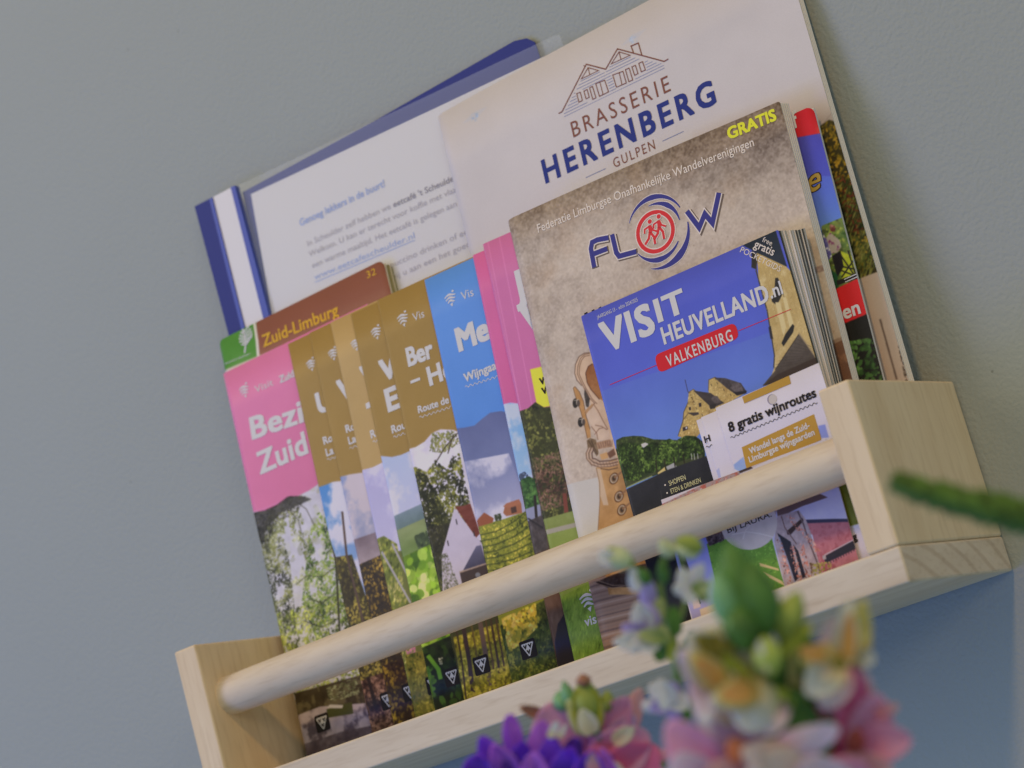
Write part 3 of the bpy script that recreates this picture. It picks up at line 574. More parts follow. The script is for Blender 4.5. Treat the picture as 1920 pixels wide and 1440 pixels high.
def Blp(c):
    c.poly([(790, 520), (900, 470), (960, 800), (850, 830)], (84, 130, 196), (76, 122, 190))
    under(c, 857, 800, (110, 112, 60))
    m_ = [(846, 804), (870, 802), (890, 798), (905, 785), (920, 774), (940, 771), (960, 775), (1000, 960), (890, 980)]
    c.poly(m_, (84, 92, 132), (120, 128, 164), noise=10, cell=90)
    c.poly([(868, 866), (955, 850), (1010, 1000), (900, 1020)], (98, 106, 146), (172, 170, 190), tex=((182, 180, 196), .5, .2, 70))
    g = [(894, 986), (925, 975), (985, 958), (1010, 1080), (960, 1280), (930, 1200)]
    c.poly([(894, 986), (940, 975), (1000, 955), (1060, 1240), (960, 1290)], (120, 124, 46))
    for k_ in range(0): c.line([(900 - k_ * 1 + k_ * 2, 998 + k_ * 9), (940, 990 + k_ * 8), (985, 960 + k_ * 12), (1000, 950 + k_ * 14)], 4, (70, 80, 30), .8)
    c.dabs([(896, 990), (990, 960), (1015, 1100), (920, 1110)], 1300, [(50, 58, 24), (96, 102, 34), (146, 144, 50), (184, 172, 72)], .6, .5, 26)
    for k_ in range(8): c.line([(896 + k_ * 3, 1004 + k_ * 11), (930, 997 + k_ * 12), (965, 978 + k_ * 14), (1000, 948 + k_ * 17)], 2.6, (52, 60, 26), .7)
    c.poly([(892, 978), (908, 961), (926, 972), (924, 980), (896, 988)], (132, 76, 52)).poly([(944, 962), (948, 946), (972, 938), (978, 944), (980, 962), (950, 968)], (142, 92, 66)).poly([(944, 950), (950, 944), (974, 936), (978, 944), (955, 952)], (150, 96, 72)).poly([(958, 952), (968, 949), (970, 960), (960, 963)], (70, 50, 44))
    c.dabs([(926, 966), (940, 962), (942, 976), (930, 978)], 40, [(54, 60, 40)], .7, .7)
    b = [(935, 1175), (1030, 1120), (1045, 1250), (955, 1285)]
    c.poly(b, (62, 72, 32)).dabs(b, 900, [(36, 44, 24), (62, 76, 32), (96, 104, 40), (130, 128, 50)], .8, .5, 60)
    c.dabs([(940, 1160), (1005, 1130), (1010, 1175), (985, 1200), (955, 1225)], 420, [(110, 108, 40), (160, 146, 46), (196, 166, 56), (206, 180, 90)], 1.0, .7, 30)
    c.dabs([(1010, 1130), (1040, 1120), (1050, 1250), (1020, 1255)], 300, [(34, 40, 24), (54, 62, 30), (84, 92, 44)], .8, .5, 30)
def Fp(c):
    c.poly([(880, 480), (960, 440), (1000, 760), (940, 775)], (188, 94, 142), (180, 86, 134))
    under(c, 944, 760, (80, 70, 60))
    sky(c, [(934, 760), (957, 755), (975, 757), (1000, 900), (952, 905)], (104, 150, 210), (140, 168, 212), (170, 180, 212), .5, 60)
    c.dabs([(972, 890), (984, 884), (1000, 900), (1000, 920), (975, 912)], 60, [(60, 70, 90)], .8, .7)
    t_ = [(976, 900), (992, 893), (1005, 900), (1014, 960), (984, 955)]; c.poly(t_, (36, 62, 36)).dabs(t_, 260, [(30, 50, 28), (50, 84, 42), (76, 112, 56)], .8, .6, 30)
    c.poly([(984, 955), (1013, 945), (1016, 975), (990, 985)], (130, 134, 160)).line([(1003, 930), (1006, 970)], 5, (40, 36, 34))
    c.poly([(988, 978), (1018, 965), (1030, 1040), (1000, 1055)], (70, 64, 66), noise=26, cell=10).line([(990, 972), (1018, 990)], 3, (40, 38, 40))
    c.poly([(1000, 1040), (1080, 1010), (1090, 1250), (1040, 1260)], (92, 70, 56), noise=30, cell=14, ay=3)
    c.poly([(1040, 1205), (1046, 1170), (1062, 1145), (1072, 1105), (1090, 1250), (1045, 1262)], (38, 33, 36))
def Gp(c):
    c.poly([(900, 460), (1060, 390), (1110, 760), (970, 800)], (178, 100, 144), (174, 96, 142))
    for x in (941, 918): c.line([(x - 8, 430), (x + 34, 640), (x + 62, 790)], 1.4, (196, 120, 166), .8)
    c.poly([(994, 693), (1030, 684), (1040, 760), (1008, 766)], (204, 192, 60))
    under(c, 974, 772, (84, 96, 48))
    t_ = [(960, 776), (990, 766), (1004, 754), (1020, 764), (1060, 760), (1130, 1240), (1050, 1250)]
    c.poly(t_, (54, 56, 34)).dabs(t_, 1400, [(34, 36, 26), (56, 60, 36), (84, 88, 46), (118, 118, 62)], .8, .6, 60)
    c.dabs([(996, 860), (1070, 840), (1090, 940), (1012, 960)], 900, [(60, 44, 38), (96, 70, 58), (128, 98, 84), (80, 76, 50)], .8, .4, 50)
    c.poly([(1055, 925), (1062, 925), (1066, 960), (1058, 962)], (110, 60, 50))
    c.poly([(1014, 975), (1110, 948), (1120, 984), (1020, 1000)], (116, 128, 70), noise=12).poly([(1022, 994), (1110, 972), (1114, 980), (1024, 1003)], (146, 142, 132)).poly([(1024, 1003), (1120, 978), (1190, 1230), (1070, 1250)], (122, 138, 72), (104, 128, 56), noise=10)
    b = [(1050, 1120), (1110, 1090), (1135, 1220), (1074, 1245)]
    c.poly(b, (104, 130, 50)).dabs(b, 900, [(72, 96, 34), (100, 128, 44), (124, 148, 60)], 1.2, .15, 60, ang=70)
it = leaflet('leaflet', 'gold leaflet with U, first gold one right of the pink leaflet', (.0690, -.0446, SB, 4.7, 4.51, -.66, .1, .2095), Ap, GOLD)
zlogo(it, 584, 684, .9); txt(it, 'U', (598, 776), cap=.0102, bold=.045); txt(it, 'Ro', (608, 834), cap=.0038, bold=.03); txt(it, 'La', (613, 856), cap=.0038, bold=.03); wavy(it, [(614, 862), (630, 857)], WHITE, .0003); vvv(it, 728, 1313)
it = leaflet('leaflet', 'gold leaflet with V, second gold one right of the pink leaflet', (.0849, -.0461, SB, 4.7, 4.5, -.46, .1, .2093), Bp, GOLD)
zlogo(it, 625, 664, .9); txt(it, 'V', (637, 753), cap=.0102, bold=.045); txt(it, 'Ro', (650, 812), cap=.0038, bold=.03); txt(it, 'La', (655, 834), cap=.0038, bold=.03); wavy(it, [(656, 841), (674, 834)], WHITE, .0003); vvv(it, 769, 1297)
it = leaflet('leaflet', 'paler gold leaflet with a dash, third gold one right of the pink leaflet', (.1004, -.0477, SB, 4.7, 4.51, -.2, .1, .2088), Cp, (160, 134, 86))
zlogo(it, 668, 646, .9); txt(it, 'V', (681, 727), cap=.0102, bold=.045); txt(it, '-', (690, 775), cap=.0112, bold=.05); txt(it, 'R', (697, 822), cap=.0038, bold=.03); wavy(it, [(700, 829), (716, 823)], WHITE, .0003); vvv(it, 814, 1283)
it = leaflet('leaflet', 'gold leaflet with V above E, fourth gold one right of the pink leaflet', (.1144, -.0492, SB, 4.7, 4.51, .11, .1, .2076), Dp, GOLD)
zlogo(it, 706, 624, .95); txt(it, 'V', (716, 716), cap=.0102, bold=.045); txt(it, 'E', (728, 772), cap=.0108, bold=.045); txt(it, 'Rou', (736, 813), cap=.0038, bold=.03); wavy(it, [(738, 820), (760, 812)], WHITE, .0003); vvv(it, 848, 1269)
it = leaflet('leaflet', 'gold leaflet Ber... with white gabled house picture, just left of the blue leaflet', (.1342, -.0508, SB, 4.63, 4.68, .08, .1, .2074), Ep, GOLD)
zlogo(it, 756, 599, 1.0); txt(it, 'Vis', (776, 603), cap=.0040); txt(it, 'Ber', (766, 687), (815, 668), cap=.0088, bold=.04); txt(it, 'He', (806, 723), cap=.0088, bold=.04)
stroke(it, [[(770, 717), (788, 710)]], .0014, WHITE, name='lettering'); txt(it, 'Route de', (785, 775), (843, 755), cap=.0034, bold=.03); wavy(it, [(787, 783), (846, 763)], WHITE, .0003); vvv(it, 903, 1247)
it = leaflet('leaflet', 'blue leaflet Me... with vineyard and slate hill picture', (.1653, -.0522, SB, 4.7, 4.55, .4, .1, .2056), Blp, (84, 130, 196), thick=.0014)
zlogo(it, 846, 561, 1.0); txt(it, 'Vis', (868, 564), cap=.0042); txt(it, 'Mer', (861, 659), cap=.0108, bold=.045); txt(it, 'Wijngaard', (872, 717), cap=.0040, bold=.03); wavy(it, [(873, 726), (935, 706)], WHITE, .0003); vvv(it, 991, 1217)
it = leaflet('leaflet', 'magenta pink leaflet showing only a narrow strip with sky and street tree', (.1939, -.0538, SB, 4.72, 4.5, 1.48, .1, .2058), Fp, (196, 96, 150))
it = leaflet('booklet', 'pink booklet with yellow patch and dark trees, left of the sand coloured magazine', (.2051, -.0556, SB, 4.71, 4.5, .79, .1, .2079), Gp, (186, 100, 152), thick=.0016)
it.obj['category'] = 'booklet'; it.obj['label'] = 'pink booklet with yellow patch and dark trees, left of the sand coloured magazine'
txt(it, 'J', (966, 566), cap=.0135, bold=.05); txt(it, 'V', (984, 632), cap=.0135, bold=.05); zlogo(it, 1103, 1127, 1.3); txt(it, 'visit', (1098, 1175), cap=.0042, bold=.02)
txt(it, 'W', (1013, 722), cap=.003, bold=.04, m_=BLK); txt(it, 'V', (1017, 740), cap=.003, bold=.04, m_=BLK)
# --- sand coloured walking magazine
o = thing('walking_magazine', 'sand coloured walking magazine with hiking boot and ring emblem, marked GRATIS', 'magazine'); it = Item(.2245, -.0586, SB, 5.07, 5.86, .61, .1486, .2130, o)
it.bend = lambda u, v: -.0016 * max(0, 1 - u / .005) ** 2 + .0012 * math.sin(min(1, max(0, u / .13)) * math.pi) + .0006 * math.sin(v * 30) * max(0, 1 - u / .02)
c = Canvas(it, (172, 156, 140), pp=5000)
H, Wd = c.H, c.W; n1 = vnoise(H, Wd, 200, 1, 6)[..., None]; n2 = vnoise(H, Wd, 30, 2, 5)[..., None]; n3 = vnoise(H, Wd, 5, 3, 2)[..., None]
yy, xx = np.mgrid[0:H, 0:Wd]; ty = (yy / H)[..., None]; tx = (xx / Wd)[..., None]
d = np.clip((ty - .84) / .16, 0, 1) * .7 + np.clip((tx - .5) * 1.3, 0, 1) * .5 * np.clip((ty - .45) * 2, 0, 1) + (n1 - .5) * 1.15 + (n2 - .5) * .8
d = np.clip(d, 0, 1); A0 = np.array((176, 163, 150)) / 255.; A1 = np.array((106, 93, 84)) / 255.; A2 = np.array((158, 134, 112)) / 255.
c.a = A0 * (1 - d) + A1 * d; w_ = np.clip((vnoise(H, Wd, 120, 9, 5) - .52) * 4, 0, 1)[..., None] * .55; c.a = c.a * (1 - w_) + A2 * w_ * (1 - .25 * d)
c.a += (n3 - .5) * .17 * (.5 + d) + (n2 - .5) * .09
c.dabs([(960, 400), (1470, 200), (1600, 700), (1100, 700)], 500, [(120, 100, 86), (140, 120, 104), (100, 84, 74), (150, 130, 112)], .35, .6, al=.35)
c.poly([(1480, 520), (1545, 495), (1550, 506), (1484, 530)], (120, 96, 92), alpha=.6, noise=40, cell=6)
c.poly([(1540, 655), (1592, 632), (1650, 900), (1570, 900)], (96, 66, 52), tex=((128, 92, 70), .5, .2, 20), alpha=.9).poly([(1536, 648), (1592, 626), (1596, 640), (1540, 664)], (110, 82, 66), alpha=.5)
c.poly([(1050, 912), (1078, 905), (1126, 894), (1200, 880), (1400, 1100), (1100, 1120)], (176, 172, 166), (178, 176, 172), noise=4, cell=100)
wd_ = [(1088, 1075), (1160, 1062), (1280, 1050), (1400, 1040), (1500, 1300), (1130, 1300)]
c.poly(wd_, (138, 118, 108), (134, 104, 84))
for k_ in range(26):
    y = 1066 + k_ * 7.5; c.line([(1085, y + 10), (1150, y - 6), (1215, y - 22), (1300, y - 46)], 2.6 + (k_ % 3), [(92, 76, 70), (156, 136, 124), (108, 86, 74), (124, 104, 92)][k_ % 4], .75)
X4 = lambda *p: [(1060 + x / 4., 640 + y / 4.) for x, y in p]
TAN = (188, 162, 136); BRN = (150, 106, 64); DRK = (66, 50, 42); CRM = (182, 164, 144)
c.poly(X4((235, 950), (262, 1060), (264, 1200), (250, 1420), (330, 1900), (900, 1900), (900, 700), (380, 880)), (164, 128, 84), (150, 112, 70), noise=16, cell=26, tex=((176, 138, 92), .5, .2, 40))
c.poly(X4((240, 955), (270, 960), (300, 1100), (330, 1230), (290, 1230), (262, 1150)), CRM, alpha=.75)
c.poly(X4((190, 88), (150, 92), (110, 118), (82, 175), (76, 240), (92, 290), (130, 330), (160, 400), (190, 460), (400, 900), (500, 900), (500, 100)), TAN, noise=12, cell=18)
c.poly(X4((210, 170), (180, 190), (160, 240), (172, 310), (200, 360), (260, 430), (420, 520), (420, 200)), (136, 88, 54), (160, 116, 72), noise=20, cell=12)
c.poly(X4((150, 350), (175, 395), (190, 430), (180, 500), (160, 490), (146, 400)), (64, 58, 54), noise=24, cell=5)
for off in (0, 14): c.line(X4((190, 92 + off), (150, 100 + off), (118 + off * .6, 130 + off), (98 + off, 190), (94 + off, 245), (118 + off, 300), (150 + off, 360), (190 + off, 430), (230 + off, 470)), 1.3, (110, 82, 66))
c.line(X4((190, 86), (150, 90), (108, 116), (80, 175), (74, 240), (90, 292), (128, 334)), 1.4, (96, 72, 60))
c.line(X4((208, 170), (178, 190), (158, 240), (170, 312), (198, 362), (262, 436)), 1.6, (84, 54, 40))
c.poly(X4((75, 340), (62, 352), (84, 430), (118, 520), (150, 640), (170, 730), (196, 720), (190, 660), (160, 560), (140, 450), (104, 372)), (166, 124, 78), noise=12, cell=12).line(X4((75, 340), (62, 352), (84, 430), (118, 520), (150, 640), (170, 730)), 1.1, (100, 72, 50)).line(X4((78, 342), (110, 380), (140, 450), (160, 560), (190, 660)), 1.1, (92, 66, 48))
for hx, hy in ((78, 465), (118, 608)):
    c.poly(X4(*arc(hx, hy, 21, 0, 360, 14, 36)), (40, 36, 34)).poly(X4(*arc(hx + 14, hy - 6, 9, 0, 360, 10, 20)), (150, 140, 128)).poly(X4(*arc(hx + 24, hy, 12, 0, 360, 10, 26)), (78, 68, 62)).line(X4((hx - 10, hy - 20), (hx + 28, hy - 28)), 1.2, (180, 170, 156))
c.poly(X4((150, 520), (200, 470), (250, 540), (330, 660), (350, 740), (250, 745), (200, 640)), (186, 164, 144), noise=10, cell=14)
for L in (((215, 470), (250, 520), (290, 600), (325, 660)), ((155, 540), (200, 500), (225, 465)), ((200, 640), (240, 690), (250, 740)), ((230, 630), (280, 640), (320, 665)), ((225, 700), (260, 655), (290, 650))): c.line(X4(*L), 1.6, (120, 90, 74), .85)
c.poly(X4((152, 520), (205, 470), (218, 476), (160, 548)), (160, 124, 90))
c.poly(X4((165, 745), (190, 725), (235, 740), (255, 840), (240, 865), (205, 800), (172, 800)), (112, 92, 70), noise=34, cell=6)
for q in ((182, 752, 236, 850), (196, 742, 246, 850)): c.line(X4((q[0], q[1]), (q[2], q[3])), 1.2, (60, 46, 38))
for k_, (r0, cc) in enumerate(((0, (122, 96, 80)), (9, (176, 152, 130)), (20, (108, 84, 70)), (30, (168, 142, 120)), (44, (92, 70, 60)))):
    c.line(X4((178 + r0, 800), (160 + r0, 840), (164 + r0, 880), (200 + r0 * .6, 925 - r0), (262, 945 - r0), (340, 940 - r0), (400, 925 - r0)), 2.2, cc)
c.poly(X4((235, 760), (345, 735), (362, 790), (250, 810)), (150, 118, 94), noise=30, cell=6).poly(X4((262, 850), (318, 830), (330, 875), (278, 890)), (176, 138, 94)).poly(X4((318, 840), (370, 805), (385, 850), (340, 880)), (104, 74, 58), noise=20)
for q in range(7): c.line(X4((250 + q * 18, 765 - q * 4), (262 + q * 16, 800 - q * 4)), 1, (92, 68, 56), .8)
for q in range(9): c.line(X4((190 + q * 24, 905), (204 + q * 24, 940)), .9, (90, 66, 56), .7)
c.line(X4((270, 955), (330, 965), (400, 950)), 1.6, (84, 62, 48)).line(X4((236, 950), (262, 1060), (264, 1200), (250, 1420)), 1.2, (120, 90, 62))
for ex, ey in ((370, 1030), (408, 1165), (430, 1265)):
    for (rx, ry, cc) in ((34, 42, (90, 62, 40)), (26, 34, (176, 166, 150)), (20, 28, (120, 96, 70)), (11, 18, (60, 46, 36))):
        c.poly(X4(*[(ex + rx * math.cos(a) * 1.0 + ry * .35 * math.sin(a), ey - rx * .8 * math.cos(a) + ry * math.sin(a) * .85) for a in np.linspace(0, 6.1, 16)]), cc)
    c.line(X4((ex + 4, ey - 6), (ex + 60, ey - 50)), 3, (128, 96, 70))
c.poly([(1118, 1092), (1140, 1082), (1200, 1060), (1300, 1035), (1340, 1060), (1260, 1090), (1190, 1100), (1140, 1102)], (58, 46, 42), noise=24, cell=6)
for q in range(3): c.line([(1120 + q * 3, 1088 + q * 4), (1150, 1098 + q * 2.4), (1215, 1096 - q * 3), (1330, 1062)], 1.3, (158, 136, 116) if q % 2 == 0 else (40, 32, 30), .8)
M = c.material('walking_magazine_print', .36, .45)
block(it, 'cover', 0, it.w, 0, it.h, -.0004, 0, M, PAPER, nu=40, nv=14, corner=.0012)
for k_ in range(4): block(it, 'page', .003, it.w, .0005, it.h - .001, -.0005 - .0009 * (k_ + 1), -.0005 - .0009 * k_ - .0002, PAPER, PAPER, nu=12, nv=6, du=(.0002 * (k_ + 1), .0005 * (k_ + 1)))
stroke(it, [[(983, 568), (988, 588), (992, 612)]], .0005, mat('staple_metal', (.5, .5, .5), .3), n=.0003, name='staple')
R2 = lambda *p: [(800 + x / 2.526, y / 2.526) for x, y in p]
YL = inkm(206, 204, 56); OFF = inkm(196, 186, 176)
txt(it, 'Federatie Limburgse Onafhankelijke Wandelverenigingen', *R2((532, 1103), (1553, 690)), top=R2((522, 1066))[0], m_=OFF, bold=.008)
txt(it, 'GRATIS', *R2((1432, 661), (1660, 566)), top=R2((1418, 612))[0], m_=YL, bold=.04)
NB = inkm(58, 58, 118); WO = inkm(196, 186, 178); RD = inkm(186, 52, 56); DKS = inkm(96, 84, 76)
F_ = [R2((800, 1268), (784, 1180), (790, 1150), (815, 1138), (868, 1128)), R2((788, 1208), (862, 1180)), R2((885, 1112), (905, 1198), (918, 1216), (1000, 1194)),
      R2((1238, 1002), (1296, 1080), (1322, 1015), (1358, 1058), (1388, 914))]
for (w_, m_, n_, sh) in ((.0037, DKS, .00008, .0006), (.0035, WO, .00012, 0), (.0024, NB, .0002, 0)):
    stroke(it, [[it.uv(*q) + np.array([sh, -sh]) for q in L] for L in F_], w_, m_, n=n_, px=False, name='emblem')
ctr = it.uv(*R2((1090, 1100))[0]); e_ = it.uv(*R2((1090, 1000))[0]); rr_ = np.linalg.norm(e_ - ctr) * .93
def ring(r, w_, m_, n_, a0=0, a1=360, off=(0, 0), sx=1, sy=1): stroke(it, [[ctr + np.array(off) * rr_ + r * rr_ * np.array([sx * math.cos(math.radians(a)), sy * math.sin(math.radians(a))]) for a in np.linspace(a0, a1, 48)]], w_, m_, n=n_, px=False, name='emblem')
ring(1.0, .0029, WO, .00014); ring(1.0, .0019, RD, .0002)
for (w_, m_, n_) in ((1.9, WO, .0001), (1, NB, .00018)):
    k_ = .0004 if m_ is WO else 0
    for (r, a0, a1, off, sx, sy, wm) in ((1.62, 150, 20, (.1, .15), 1, 1, .0025), (1.36, 95, 2, (.08, .05), 1, 1, .0024), (1.40, 206, 322, (.0, -.05), 1, 1, .0026), (1.80, 245, 358, (.05, -.1), 1, 1, .0034)):
        ring(r, (.0003 + k_, wm + k_ * 2, .0006 + k_), m_, n_, a0, a1, off, sx, sy)
ped = lambda x, y: [([(x, y + 34), (x + 3, y + 70)], .0018), ([(x + 2, y + 66), (x + 20, y + 88), (x + 26, y + 122)], .0012), ([(x, y + 66), (x - 4, y + 96), (x - 22, y + 126)], .0012), ([(x - 2, y + 38), (x - 24, y + 54), (x - 24, y + 74)], .0009), ([(x + 3, y + 38), (x + 14, y + 56), (x + 34, y + 62)], .0009)]
for x, y in ((1064, 1036), (1106, 1012)):
    for n_, m_, e in ((.0002, WO, .0008), (.00026, RD, 0)):
        for L, w_ in ped(x, y): stroke(it, [R2(*L)], w_ + e, m_, n=n_, name='emblem')
        cc_ = it.uv(*R2((x, y + 16))[0]); flat(it, 'emblem', [cc_ + (.0011 + e / 2) * np.array([math.cos(a), math.sin(a)]) for a in np.linspace(0, 5.8, 12)], m_, n=n_ + .00002, px=False)
for k_, (x, w_) in enumerate(((1097, 6), (1111, 5), (1124, 5))): flat(it, 'lettering', [(x, 588 - k_ * 5), (x + w_, 585 - k_ * 5), (x + w_ + 2, 594 - k_ * 5), (x + 2, 597 - k_ * 5)], BLK)

# --- pocket guide
o = thing('pocket_guide', 'thick blue pocket guide with castle picture and red VALKENBURG band', 'guide book'); it = Item(.2618, -.0636, SB, 4.7, 6.25, -1.01, .1044, .1517, o)
it.bend = spine_round(.0012, .0007)
c = Canvas(it, (72, 80, 180), pp=6500)
Z6 = lambda *p: [(1050 + x / 3.2, 420 + y / 3.2) for x, y in p]; Z7 = lambda *p: [(1100 + x / 3.4286, 700 + y / 3.4286) for x, y in p]
c.poly([(1080, 590), (1470, 410), (1600, 980), (1180, 1000)], (74, 82, 172), (108, 150, 200), noise=3, cell=80)
c.poly([(1080, 590), (1480, 410), (1510, 600), (1110, 740)], (74, 82, 174), (80, 92, 182), alpha=.8)
c.poly(Z6((1150, 160), (1192, 180), (1176, 272), (1148, 262)), (44, 42, 40))
tw = Z6((1180, 170), (1350, 250), (1400, 300), (1560, 860), (1250, 960), (1285, 860), (1285, 780), (1270, 700), (1240, 520), (1190, 330))
c.poly(tw, (164, 142, 92), (176, 154, 104), noise=12, cell=24, tex=((186, 168, 122), .55, .2, 30))
c.line(Z6((1178, 190), (1176, 280), (1200, 370), (1242, 520), (1272, 700), (1286, 790), (1282, 860)), 2, (60, 54, 48))
for x in range(6): c.line(Z6((1215 + x * 30, 230 + x * 16), (1300 + x * 30, 560 + x * 20)), 1, (150, 126, 82), .5)
c.dabs(tw, 1500, [(146, 122, 74), (168, 144, 94), (184, 164, 112), (196, 180, 132)], .35, .35, 30, ang=62, jit=16, al=.5)
c.poly(Z6((1290, 325), (1306, 322), (1325, 365), (1330, 430), (1300, 490), (1270, 465), (1268, 440), (1285, 420)), (46, 44, 42))
c.line(Z6((1330, 400), (1372, 520), (1386, 560)), 1, (100, 84, 60)); c.poly(Z6((1290, 470), (1318, 470), (1356, 620), (1340, 670), (1330, 640)), (190, 174, 128)).poly(Z6((1335, 440), (1356, 440), (1400, 600), (1376, 620)), (190, 174, 128))
c.poly(Z6((1395, 600), (1405, 612), (1398, 650), (1340, 735), (1328, 715), (1352, 660)), (44, 42, 40)).poly(Z6((1250, 620), (1264, 612), (1278, 690), (1262, 690)), (50, 48, 50))
c.poly(Z6((1430, 660), (1520, 780), (1540, 835), (1215, 970), (1290, 880)), (92, 84, 76), (70, 62, 56), noise=10, cell=10)
for k_ in range(9): c.line(Z6((1420 - k_ * 18, 690 + k_ * 22), (1520, 745 + k_ * 9)), .9, (60, 54, 50), .6)
c.line(Z6((1432, 655), (1532, 800)), 2, (140, 124, 96)).line(Z6((1290, 875), (1430, 665)), 1.5, (60, 52, 46)).poly(Z6((1215, 972), (1300, 905), (1535, 800), (1545, 840), (1260, 965)), (60, 50, 44))
c.poly(Z6((1085, 122), (1290, 30), (1362, 258), (1190, 178)), (40, 46, 58))
# castle
cas = Z6((708, 1275), (735, 1180), (740, 1130), (765, 1075), (772, 1010), (800, 992), (820, 1010), (905, 1060), (890, 1000), (892, 935), (930, 920), (1050, 985), (1110, 1015), (1000, 1080), (800, 1300))
c.poly(cas, (176, 152, 96), (170, 144, 88), noise=16, cell=14, tex=((150, 124, 76), .55, .2, 12))
c.dabs(cas, 900, [(140, 116, 70), (164, 140, 86), (184, 162, 106), (198, 180, 128)], .28, .6, 16, ang=24, jit=18, al=.7)
c.line(Z6((890, 1000), (892, 935), (930, 920), (1050, 985)), 1.2, (96, 80, 52)).line(Z6((772, 1010), (800, 992), (820, 1010)), 1.2, (96, 80, 52))
for q in range(6): c.line(Z6((776 + q * 5, 1014 + q * 14), (782 + q * 5, 1010 + q * 14)), 1.4, (110, 88, 56)); c.line(Z6((930 + q * 18, 926 + q * 9), (934 + q * 18, 936 + q * 9)), 1.2, (104, 84, 54))
c.poly(Z6((800, 1000), (905, 1015), (985, 1075), (900, 1110), (895, 1090)), (58, 52, 52), noise=10).poly(Z6((925, 922), (990, 925), (1085, 955), (1118, 1005), (1060, 1028), (1000, 985)), (66, 60, 60), noise=18, cell=8).poly(Z6((765, 1132), (830, 1130), (835, 1142), (800, 1152)), (64, 58, 56))
c.poly(Z6((900, 1085), (940, 1075), (930, 1105), (902, 1112)), (50, 46, 44))
c.poly(Z6((905, 1050), (920, 1030), (945, 1034), (965, 1070), (930, 1078)), (84, 76, 74), noise=20, cell=5).poly(Z6((1020, 985), (1040, 955), (1070, 950), (1090, 975), (1100, 1010), (1060, 1012)), (88, 80, 80), noise=24, cell=5).poly(Z6((1040, 1010), (1120, 1000), (1118, 1016), (1060, 1030)), (44, 40, 42))
for q in range(7): c.line(Z6((815 + q * 14, 1004 + q * 6), (860 + q * 14, 1046 + q * 6)), .8, (76, 70, 68), .5)
for q in (((832, 1075), (846, 1072), (848, 1095), (834, 1098)), ((772, 1100), (784, 1098), (786, 1116), (774, 1118)), ((735, 1222), (765, 1212), (768, 1232), (738, 1244))): c.poly(Z6(*q), (50, 44, 48))
c.poly(Z6((752, 1220), (762, 1216), (763, 1228), (754, 1231)), (190, 186, 190))
c.line(Z6((750, 935), (765, 1000), (772, 1015)), 1.3, (60, 60, 90)).line(Z6((735, 1180), (770, 1135), (800, 1150)), 1.2, (90, 74, 50)).line(Z6((800, 1000), (815, 1050), (850, 1060)), 1, (110, 90, 60), .6)
c.line(Z6((708, 1272), (738, 1180), (742, 1130), (768, 1070)), 1.2, (80, 68, 48))
for q in ((790, 1040), (800, 1060), (905, 960), (980, 990), (940, 950), (1020, 1020), (815, 1100), (850, 1140)): c.line(Z6(q, (q[0] + 6, q[1] + 12)), 1.1, (70, 60, 46))
hill = Z7((190, 430), (230, 410), (300, 402), (360, 405), (430, 425), (620, 430), (620, 470), (190, 480)); c.poly(hill, (52, 60, 38)).dabs(hill, 300, [(36, 46, 28), (58, 70, 38), (80, 92, 50)], .5, .7, 20)
c.poly(Z7((350, 455), (375, 445), (395, 452), (392, 475), (355, 478)), (176, 172, 170))
c.poly(Z7((180, 560), (560, 470), (760, 430), (760, 560), (480, 640), (240, 740), (200, 700)), (44, 54, 32), noise=14, cell=12)
def tree(pts, n):
    c.poly(pts, (40, 52, 28)); c.dabs(pts, n, [(26, 34, 20), (44, 60, 28), (70, 92, 40), (104, 128, 58)], .48, .6, 34)
for pts in (Z7((182, 490), (230, 450), (310, 445), (368, 480), (375, 640), (330, 690), (240, 700), (215, 640)), Z7((365, 480), (420, 440), (480, 455), (500, 520), (480, 620), (440, 640), (372, 640)), Z7((480, 440), (530, 420), (580, 440), (592, 520), (570, 580), (500, 590)), Z7((585, 425), (640, 400), (700, 405), (745, 440), (750, 540), (690, 560), (600, 560))): tree(pts, 460)
c.poly(Z7((240, 690), (330, 690), (500, 600), (745, 520), (745, 545), (510, 620), (300, 712), (250, 740)), (60, 66, 42), noise=16).line(Z7((255, 735), (330, 700), (420, 660)), 2, (130, 140, 96)).poly(Z7((455, 640), (505, 600), (512, 630), (462, 655)), (190, 170, 110)).poly(Z7((510, 600), (560, 575), (580, 600), (520, 625)), (150, 150, 150))
for x in (445, 500, 560, 620): c.line(Z7((x, 560 - (x - 445) * .2), (x + 8, 640 - (x - 445) * .35)), 2, (40, 36, 28))
for x in (672, 690, 712): c.line(Z7((x, 515), (x + 4, 555)), 1.3, (170, 170, 170))
c.poly(Z7((240, 752), (440, 660), (500, 628), (760, 535), (1400, 300), (1700, 1800), (100, 1800)), (42, 42, 46), (36, 36, 40), noise=5)
c.line(Z7((485, 815), (475, 755)), 1, (60, 60, 62))
M = c.material('pocket_guide_print', .3, .45)
GD = mat('page_edges_grey', ink(128, 132, 134), .6, .3); GK = mat('page_edges_dark', ink(52, 56, 60), .6, .3); GW = mat('page_edges_white', ink(172, 166, 162), .6, .3)
block(it, 'cover', 0, it.w, 0, it.h, -.0003, 0, M, GK, nu=30, corner=.0008)
seq = [(GK, .0006), (GD, .0014), (GW, .0022), (GD, .0028), (GW, .0034), (GW, .0046), (GD, .0058), (GW, .0064), (GK, .0070), (GD, .0076), (GK, .0084), (GW, .0090), (GK, .0096), (GD, .0104)]
for k_, (m_, s_) in enumerate(seq):
    block(it, 'page', .0005, it.w, .0004, it.h - .0006 - .0022 * min(1, k_ / 9), -.0003 - .00027 * (k_ + 1), -.0003 - .00027 * k_ - .00005, m_, m_, nu=3, nv=10, du=(s_ * .28, s_))
